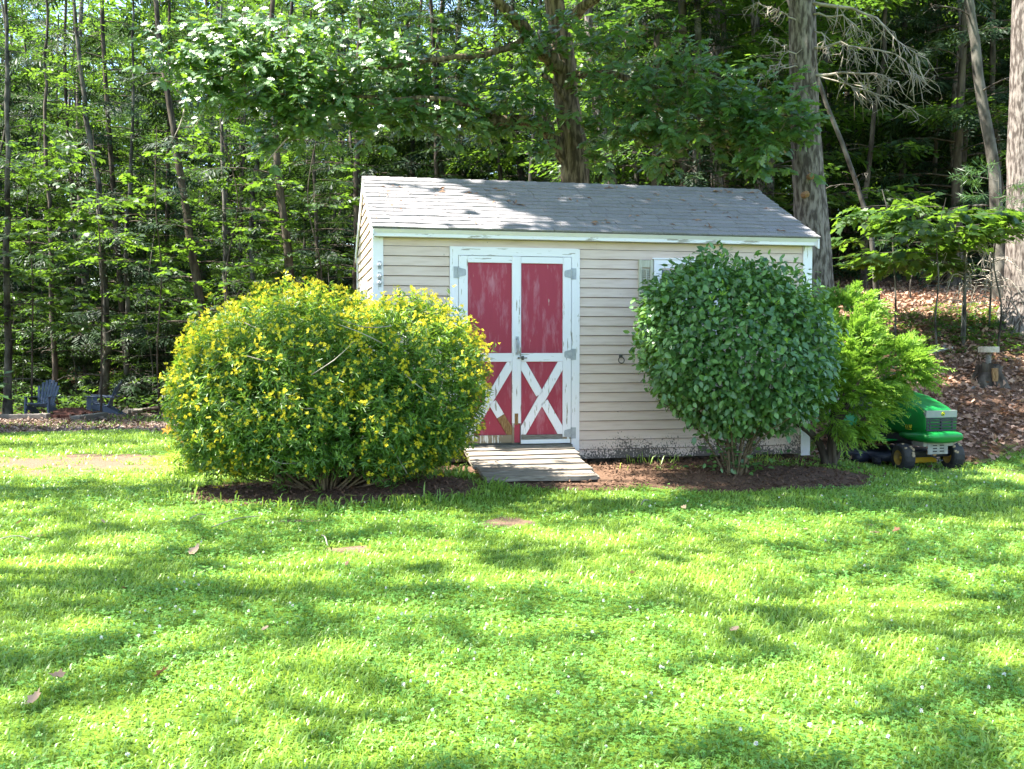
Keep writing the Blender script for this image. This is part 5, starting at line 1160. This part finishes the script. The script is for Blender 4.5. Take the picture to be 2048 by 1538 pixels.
for px, py, s, lab in FL:
    p = G(px, py); V = np.array(MAP_V if rl.random() < .4 else OAK_V); V = V * [1, 1.2, 1]; V[:, 2] = .35 * V[:, 1] ** 2 * 2 + .3 * (V[:, 0] - .5) ** 2 + rl.normal(0, .02, len(V))
    o = ob("fallen_leaf", mesh("fallen_leaf", V, MAP_F if len(V) == len(MAP_V) else OAK_F, M['litter'], tint=np.full(len(V), rl.uniform(.3, .8) if "dark" not in lab else .1)), None, p + [0, 0, .05], (rl.normal(0, .35), rl.normal(0, .35), rl.uniform(0, 6)), s * .8)
    props(o, lab, "leaf", "fallen leaves on the lawn")
for px0, py0, px1, py1, lab in [(425, 1068, 520, 1044, "long bare twig on the grass left of the yellow shrub's bed"), (380, 1052, 412, 1042, "short pale twig on the grass below the daylily"), (0, 1093, 60, 1092, "thin twig at the left photo edge"), (1282, 1022, 1298, 1012, "short twig right of the ramp"), (643, 1085, 655, 1105, "upright stub of twig by the bare soil")]:
    a, c = G(px0, py0) + [0, 0, .055], G(px1, py1) + [0, 0, .05]; b = MB(); b.tube(spline([a, (a + c) / 2 + [0, .02, .02], c], 6), .004, 5); props(b.make("twig", M['deadtwig'], None, True), lab, "twig", "twigs on the lawn")

# ------------------------------------------------------------------ lawn mower (local axes: y forward, x driver's right)
mf = P3(1856, 905, 12.35); mh = PI + .30; hd = np.array([-math.sin(mh), math.cos(mh)])
mb_ = mf[:2] - hd * .62; mz = float(terrain(mf[0], mf[1])) + .005
mow = thing("riding_mower", "green and yellow riding lawn mower parked behind the golden juniper, facing the lawn", "mower", (mb_[0], mb_[1], mz), mh)
def loft(secs, n=28, p=3.2):
    "superellipse cross sections: (y, half width, z low, z high)"
    V = []; 
    for y, hw, z0, z1 in secs:
        for k in range(n):
            a = 2 * PI * k / n; c, s = math.cos(a), math.sin(a)
            V.append((hw * math.copysign(abs(c) ** (2 / p), c), y, (z0 + z1) / 2 + (z1 - z0) / 2 * math.copysign(abs(s) ** (2 / p), s)))
    m = len(secs); Fc = [[i * n + k, i * n + (k + 1) % n, (i + 1) * n + (k + 1) % n, (i + 1) * n + k] for i in range(m - 1) for k in range(n)]
    return V, Fc + [list(range(n))[::-1], list(range((m - 1) * n, m * n))]
b = MB(); b.add(*loft([(.08, .27, .42, .93), (.22, .28, .41, .935), (.42, .275, .40, .90), (.6, .262, .40, .845), (.74, .25, .40, .795), (.82, .235, .40, .755), (.845, .22, .42, .74)])); hood = b.make("hood", M['mgreen'], mow, True)
b = MB(); b.add(*loft([(.40, .255, .37, .47), (.55, .285, .345, .48), (.74, .30, .34, .49), (.88, .285, .345, .488), (.93, .25, .36, .478), (.945, .22, .375, .465)], p=2.8)); b.make("front_bumper", M['mgreen'], mow, True)
def curved(b, x0, x1, y0, z0, z1, th, bow=.02, n=8):
    xs = np.linspace(x0, x1, n); V = []
    for x in xs:
        y = y0 - bow * (x / .23) ** 2
        V += [(x, y, z0), (x, y + .0, z1), (x, y - th, z1), (x, y - th, z0)]
    Fc = [[0, 1, 2, 3], [4 * n - 1, 4 * n - 2, 4 * n - 3, 4 * n - 4]] + [[4 * a + c, 4 * a + 4 + c, 4 * a + 4 + (c + 1) % 4, 4 * a + (c + 1) % 4] for a in range(n - 1) for c in range(4)]
    b.add(V, Fc)
b = MB(); curved(b, -.222, .222, .868, .654, .736, .05); b.make("headlamp_lens", M['mlens'], mow)
b = MB(); b.tube([(0, .862, .698), (0, .873, .698)], .026, 20); em = b.make("emblem", M['mgreen'], mow)
b = MB()                                            # leaping mark: body, neck, legs, antlers as small raised bars
for a, c, r in (((-.014, .702), (.008, .698), .0045), ((.008, .699), (.014, .709), .003), ((-.012, .701), (-.018, .690), .0022), ((-.008, .700), (-.013, .687), .0022), ((.005, .697), (.013, .689), .0022), ((.014, .709), (.008, .716), .0018), ((.014, .709), (.018, .716), .0015)):
    b.tube([(a[0], .8745, a[1]), (c[0], .8745, c[1])], r, 5)
b.tube([(.021 * math.cos(t), .8742, .698 + .021 * math.sin(t)) for t in np.linspace(0, 2 * PI, 20)], .0018, 4, False); b.make("emblem_mark", M['ydecal'], em)
b = MB(); curved(b, -.205, .205, .835, .495, .645, .02); gr = b.make("grille", M['mblack'], mow)
b = MB()
for z in (.494, .531, .568, .605, .632): curved(b, -.218, .218, .868, z, z + (.019 if z < .63 else .016), .025)
for x in (-.216, -.16, .0, .16, .198): b.box((x, .826, .495), (x + .018, .862 - .02 * (x / .23) ** 2, .645))
b.make("grille_bars", M['mgrille'], gr)
b = MB(); b.box((-.215, .60, .30), (.215, .80, .355)); b.box((-.13, .80, .205), (.16, .812, .345)); b.make("front_frame", M['mgrey'], mow, bevel=.003)
b = MB()
for x in (-.07, .03):
    for z in (.235, .27, .305): b.box((x, .8125, z), (x + .06, .815, z + .014))
b.make("bracket_slots", M['mblack'], mow)
b = MB(); b.box((-.34, .575, .185), (.34, .665, .225)); b.tube([(-.40, .62, .17), (.40, .62, .17)], .02, 8); b.make("front_axle", M['mblack'], mow)
b = MB(); b.prism([(-.30, .055), (.30, .055), (.30, .16), (.16, .185), (-.16, .185), (-.30, .16)], 1, .40, .425); b.box((-.30, .15, .10), (.30, .40, .18)); b.make("deck_front", M['myellow'], mow, bevel=.006)
b = MB(); b.add(*loft([(-.42, .40, .06, .19), (-.3, .50, .06, .20), (.0, .54, .06, .205), (.22, .48, .06, .20), (.36, .34, .06, .19)], p=4)); b.box((.5, -.2, .06), (.68, .15, .16)); b.make("mower_deck", M['mgrille'], mow, True)
b = MB(); b.tube([(.50, .30, .07), (.50, .30, .13)], .05, 14); b.tube([(.47, .30, .075), (.53, .30, .075)], .055, 14); b.make("anti_scalp_wheel", M['mblack'], mow)
def wheel(x, y, r, w, steer, s):
    prof = [(-.5, .55), (-.5, .84), (-.44, .94), (-.3, .99), (0, 1.0), (.3, .99), (.44, .94), (.5, .84), (.5, .55)]
    n = 36; V = []
    for a, q in prof:
        for k in range(n):
            t = 2 * PI * k / n; rr = r * q * (1 + (.018 if (abs(a) <= .3 and k % 2) else 0)); V.append((a * w, rr * math.cos(t), rr * math.sin(t)))
    m = len(prof); Fc = [[i * n + k, i * n + (k + 1) % n, (i + 1) * n + (k + 1) % n, (i + 1) * n + k] for i in range(m - 1) for k in range(n)]
    me = mesh("wheel", V, Fc, M['tyre']); o = ob("wheel", me, mow, (x, y, r - .01), (0, 0, steer))
    b = MB(); rp = [(-.46, .56), (-.40, .50), (-.12, .40), (-.10, .18), (-.32, .15), (-.32, 0.01)]
    for sg in (1, -1):
        V = [(sg * a * w, r * q * math.cos(2 * PI * k / 24), r * q * math.sin(2 * PI * k / 24)) for a, q in rp for k in range(24)]
        b.add(V, [[i * 24 + k, i * 24 + (k + 1) % 24, (i + 1) * 24 + (k + 1) % 24, (i + 1) * 24 + k] for i in range(len(rp) - 1) for k in range(24)])
    b.make("rim", M['rimdirt'], o, True)
    g = np.random.default_rng(int(r * 1000 + x * 100)); b = MB()
    if r < .2:
        for q in range(9):
            t = g.uniform(.2, 1.4); xx = g.uniform(-.5, .3) * w; b.box((xx, r * math.cos(t) * 1.0 - .012, r * math.sin(t) * 1.0 - .014), (xx + .03, r * math.cos(t) * 1.0 + .008, r * math.sin(t) * 1.0 + .012))
        b.make("dried_mud", M['mud'], o)
wheel(-.36, .62, .168, .15, -.12, -1); wheel(.36, .62, .168, .15, -.12, 1); wheel(-.38, -.62, .25, .21, 0, -1); wheel(.38, -.62, .25, .21, 0, 1)
for s in (-1, 1):
    b = MB(); b.add(*loft([(-.95, .12, .50, .56), (-.75, .13, .55, .63), (-.5, .13, .55, .63), (-.3, .12, .45, .50)], p=3)); me = b.make("fender", M['mgreen'], mow, True); me.location = (s * .36, 0, 0)
    b = MB(); b.add(*loft([(-.32, .12, .36, .40), (-.1, .13, .315, .35), (.15, .13, .31, .345), (.32, .12, .325, .355), (.38, .08, .34, .36)], p=3)); me = b.make("footrest", M['mgreen'], mow, True); me.location = (s * .34, 0, 0)
b = MB(); b.box((-.25, -.95, .34), (.25, .1, .52)); b.box((-.22, .0, .3), (.22, .6, .42)); b.make("chassis", M['mblack'], mow, bevel=.01)
b = MB(); b.add(*loft([(.0, .25, .5, .92), (.1, .26, .5, .95)], p=3)); b.make("dashboard", M['mblack'], mow, True)
b = MB(); b.tube([(0, .05, .9), (0, -.1, 1.02)], .02, 8); b.tube([(.17 * math.cos(t), -.1 + .09 * math.sin(t), 1.02 + .14 * math.sin(t)) for t in np.linspace(0, 2 * PI, 22)], .014, 6, False); b.box((-.16, -.108, 1.01), (.16, -.092, 1.03)); b.make("steering_wheel", M['mblack'], mow)
b = MB(); b.add(*loft([(-.72, .22, .62, .70), (-.45, .24, .62, .70), (-.28, .22, .63, .68)])); b.box((-.2, -.80, .68), (.2, -.70, .98)); b.make("seat", M['mblack'], mow, bevel=.0)
b = MB(); b.tube(spline([(.12, .80, .2), (.02, .83, .14), (.0, .80, .12), (-.08, .78, .125), (-.13, .70, .11)], 12), .008, 6); b.make("hose", M['mblack'], mow)
b = MB(); b.tube([(.06, .7, .21), (.06, .81, .215)], .03, 12); b.make("muffler", M['rawwood'], mow)
def text(name, s, size, m, parent, loc, rot, shear=0.):
    c = bpy.data.curves.new(name, 'FONT'); c.body = s; c.size = size; c.extrude = .001; c.align_x = 'CENTER'; c.shear = shear; c.materials.append(m)
    o = bpy.data.objects.new(name, c); COL.objects.link(o); o.parent = parent; o.location = loc; o.rotation_euler = rot; me = bpy.data.meshes.new_from_object(o); bpy.data.objects.remove(o); return ob(name, me, parent, loc, rot)
text("model_lettering", "L110", .058, M['ydecal'], mow, (.2775, .60, .515), (PI / 2, 0, PI / 2), .25)
b = MB(); b.box((.2725, .545, .497), (.2765, .655, .502)); b.make("decal_line", M['ydecal'], mow)
b = MB(); b.prism([(.18, .72), (.44, .705), (.40, .67), (.2, .67)], 0, .274, .2785); b.make("side_decal", M['ydecal'], mow)

# ------------------------------------------------------------------ adirondack chairs
def chair(label, base, rz):
    t = thing("adirondack_chair", label, "chair", base, rz, "blue chairs by the fire ring")
    tilt = .42; z0 = .30
    for k in range(7):
        q = (k - 3) / 3; w = .060; x = q * .215; top = .74 - .17 * q * q; n = 6; V = []
        for s in np.linspace(0, 1, n):
            L = s * top; xx = x * (.82 + .35 * s); ww = w / 2 * (.80 + .34 * s); y = -.28 - L * math.sin(tilt) - .05 * (1 - q * q) * s; z = z0 + L * math.cos(tilt)
            V += [(xx - ww, y, z), (xx + ww, y, z), (xx + ww, y - .018, z - .004), (xx - ww, y - .018, z - .004)]
        Fc = [[0, 1, 2, 3], [4 * n - 1, 4 * n - 2, 4 * n - 3, 4 * n - 4]] + [[4 * a + c, 4 * a + 4 + c, 4 * a + 4 + (c + 1) % 4, 4 * a + (c + 1) % 4] for a in range(n - 1) for c in range(4)]
        b = MB(); b.add(V, Fc); b.make("back_slat", M['chair'], t)
    b = MB(); b.box((-.27, -.52, .60), (.27, -.50, .66)); b.box((-.25, -.34, .30), (.25, -.31, .38)); b.make("back_rail", M['chair'], t)
    for k in range(5):
        y = -.26 + k * .105; z = .28 + .028 * k; b = MB(); b.box((-.25, y, z), (.25, y + .092, z + .02)); b.make("seat_slat", M['chair'], t)
    for s in (-1, 1):
        b = MB(); b.prism([(-.50, .545), (-.50, .52), (.26, .555), (.26, .58)], 0, *sorted((s * .25, s * .37))); b.make("arm", M['chair'], t, bevel=.006)
        b = MB(); b.prism([(.12, 0), (.25, 0), (.22, .554), (.10, .554)], 0, *sorted((s * .275, s * .31))); b.make("leg", M['chair'], t, bevel=.004)
        b = MB(); b.prism([(.22, .36), (.22, .26), (-.62, 0), (-.74, 0), (-.30, .27)], 0, *sorted((s * .252, s * .2735))); b.make("leg", M['chair'], t, bevel=.004)
c1 = G(92, 836); c1 = ground(c1[0], c1[1] - .3); c2 = G(206, 832); c2 = ground(c2[0], c2[1] - .3)
chair("slate blue adirondack chair at left seen from its front, beside the timber", c1, PI + .02)
chair("slate blue adirondack chair seen from its side by the fire ring, facing left", c2, PI * .5 + .15)
# timbers, fire ring, branch pile
def log(name, label, cat, p0, p1, r, m, seed, sides=9):
    g = np.random.default_rng(seed); P_ = spline([p0, (p0 + p1) / 2 + g.normal(0, .02, 3), p1], 9); b = MB(); V, Q = tube(P_, r, sides, .06, seed); b.add(V, Q.tolist() + [list(range(sides))[::-1], list(range(8 * sides, 9 * sides))]); return props(b.make(name, m), label, cat)
D1 = c1[1] - 1.1
a, c = P3(-60, 838, D1), P3(97, 832, D1); a[2] = terrain(a[0], a[1]) + .03; c[2] = terrain(c[0], c[1]) + .03
b = MB(); d = nrm(c - a); nn = np.array([-d[1], d[0], 0]) * .11
b.add([a - nn - [0, 0, .12], a + nn - [0, 0, .12], a + nn + [0, 0, .13], a - nn + [0, 0, .13], c - nn - [0, 0, .12], c + nn - [0, 0, .12], c + nn + [0, 0, .13], c - nn + [0, 0, .13]], [[0, 1, 2, 3], [4, 7, 6, 5], [0, 4, 5, 1], [1, 5, 6, 2], [2, 6, 7, 3], [3, 7, 4, 0]])
props(b.make("timber", M['oldwood'], None, bevel=.012), "squared grey timber lying in front of the left blue chair", "timber")
a, c = P3(150, 832, D1 - .2), P3(208, 826, D1 + 1.2); a[2] = terrain(a[0], a[1]) + .03; c[2] = terrain(c[0], c[1]) + .06; d = nrm(c - a); nn = np.array([-d[1], d[0], 0]) * .12
b = MB(); b.add([a - nn - [0, 0, .1], a + nn - [0, 0, .1], a + nn + [0, 0, .09], a - nn + [0, 0, .09], c - nn - [0, 0, .1], c + nn - [0, 0, .1], c + nn + [0, 0, .09], c - nn + [0, 0, .09]], [[0, 1, 2, 3], [4, 7, 6, 5], [0, 4, 5, 1], [1, 5, 6, 2], [2, 6, 7, 3], [3, 7, 4, 0]])
props(b.make("timber", M['oldwood'], None, bevel=.012), "squared brown timber lying in front of the right blue chair", "timber")
fc = P3(148, 818, D1 + 1.0); fc[2] = terrain(fc[0], fc[1]); fr = thing("fire_ring", "rusty red ring of blocks heaped with ash between the two chairs", "fire pit", fc)
g = np.random.default_rng(8)
for row in range(1):
    for k in range(13):
        t = 2 * PI * (k + .5 * row) / 13; b = MB(); b.box((-.13, -.08, 0), (.13, .08, .125)); o = b.make("block", M['brick'], fr, bevel=.012); o.location = (.62 * math.cos(t), .62 * math.sin(t), .13 * row + g.uniform(-.01, .01)); o.rotation_euler = (0, 0, t + PI / 2 + g.normal(0, .06))
b = MB(); nth = 20
V = [(0, 0, .27)] + [(r * math.cos(2 * PI * k / nth), r * math.sin(2 * PI * k / nth), h + g.normal(0, .03)) for r, h in ((.25, .22), (.5, .12)) for k in range(nth)]
b.add(V, [[0, 1 + k, 1 + (k + 1) % nth] for k in range(nth)] + [[1 + k, 1 + nth + k, 1 + nth + (k + 1) % nth, 1 + (k + 1) % nth] for k in range(nth)]); b.make("ash_heap", M['brick'], fr)
D2 = c2[1] + .8
for q, (x0, x1, y0, y1, r, lab) in enumerate([(250, 272, 822, 818, .11, "cut log end on at the left of the branch pile"), (262, 300, 812, 806, .07, "pale split log on top of the branch pile"), (285, 360, 815, 806, .055, "long dark branch lying across the pile"), (300, 372, 820, 816, .06, "lower branch of the pile running under the yellow shrub"), (240, 258, 816, 812, .09, "short stub of log beside the right chair")]):
    a, c = P3(x0, y0, D2 + .1 * q), P3(x1, y1, D2 + .5); a[2] = terrain(a[0], a[1]) + r + .05 * (q % 3); c[2] = terrain(c[0], c[1]) + r + .12 * (q % 3); log("log", lab, "log", a, c, r, M['oldwood' if q in (0, 1) else 'barkdark'], 80 + q)

# ------------------------------------------------------------------ bird table on the stump, boards and dead fir on the bank
sp_ = G(1976, 762); st = thing("tree_stump", "weathered split tree stump on the leafy bank carrying the bird table", "stump", sp_); g = np.random.default_rng(12)
n = 26; V = []; hs = [-.1, .02, .14, .24]
for i, h in enumerate(hs):
    for k in range(n):
        t = 2 * PI * k / n; rr = [.30, .25, .19, .185][i] * (1 + .28 * [1, .8, .3, .15][i] * math.sin(5 * t + .6) + .06 * g.normal()); V.append((rr * math.cos(t), rr * math.sin(t), h + (.03 * g.normal() if i == 3 else 0)))
b = MB(); b.add(V, [[i * n + k, i * n + (k + 1) % n, (i + 1) * n + (k + 1) % n, (i + 1) * n + k] for i in range(3) for k in range(n)] + [list(range(3 * n, 4 * n))]); b.make("stump", M['barkdark'], st)
b = MB(); b.tube([(.01, -.20, .0), (.01, -.185, .2)], .05, 6); b.make("rotten_core", M['rawwood'], st)
bt = thing("bird_table", "round sawn log slice on a grey post standing on the stump", "bird table", sp_ + [0, 0, .22])
D = sp_[1]; hpost = P3(1976, 705, D)[2] - sp_[2] - .22
b = MB(); b.tube([(0, 0, -.04), (.0, 0, hpost)], .040, 12); b.make("post", M['oldwood'], bt, True)
b = MB(); V, Q = tube([(0, 0, hpost + .001), (0, 0, hpost + .09)], .15, 22, .03, 3); b.add(V, Q.tolist() + [list(range(22))[::-1], list(range(22, 44))]); b.make("table_top", M['bird'], bt, bevel=.004)
for q, (x0, y0, x1, y1, lab) in enumerate([(1850, 708, 1900, 697, "pale greenish board lying on the bank"), (1848, 704, 1896, 692, "grey board behind the pale one on the bank"), (1935, 778, 1955, 776, "short grey stick of wood lying on the dead leaves")]):
    a, c = G(x0, y0), G(x1, y1); d = nrm(c - a); nn = nrm(np.cross(d, [0, 0, 1])) * (.06 if q < 2 else .02)
    b = MB(); u = np.array([0, 0, .03]); b.add([a - nn, a + nn, a + nn + u, a - nn + u, c - nn, c + nn, c + nn + u, c - nn + u], [[0, 1, 2, 3], [4, 7, 6, 5], [0, 4, 5, 1], [1, 5, 6, 2], [2, 6, 7, 3], [3, 7, 4, 0]]); props(b.make("board", M['oldwood'] if q else M['shutter']), lab, "board", "loose boards on the bank")
for px, py, D0, top, lab, sd_ in [(1926, 648, 16.8, 470, "dead young fir with drooping bare twigs in front of the right edge trunk", 91), (1978, 640, 17.4, 500, "smaller bare dead sapling close left of the right edge trunk", 92)]:
    g = np.random.default_rng(sd_); p = P3(px, py, D0); p = ground(p[0], p[1]); h = P3(px, top, D0)[2] - p[2]; t = thing("dead_fir", lab, "tree", p)
    b = MB(); b.tube(spline([[0, 0, -.05], [.02, 0, h * .5], [.0, 0, h]], 8), np.linspace(.045 if sd_ == 91 else .02, .015, 8), 7); b.make("trunk", M['barkgrey'], t, True)
    b = MB()
    for q in range(34):
        a = g.uniform(0, 6.28); z = g.uniform(.35, 1) * h; L = g.uniform(.25, .7); d = np.array([math.cos(a), math.sin(a), 0]); P_ = spline([[0, 0, z], d * L * .5 + [0, 0, z + .04], d * L + [0, 0, z - L * g.uniform(.3, .9)]], 6); b.tube(P_, np.linspace(.009, .003, 6), 4, False)
        for w in range(2): i = g.integers(2, 5); b.tube([P_[i], P_[i] + d * .1 + g.normal(0, .08, 3) + [0, 0, -.08]], [.005, .002], 3, False)
    b.make("branches", M['deadtwig'], t)["kind"] = "stuff"
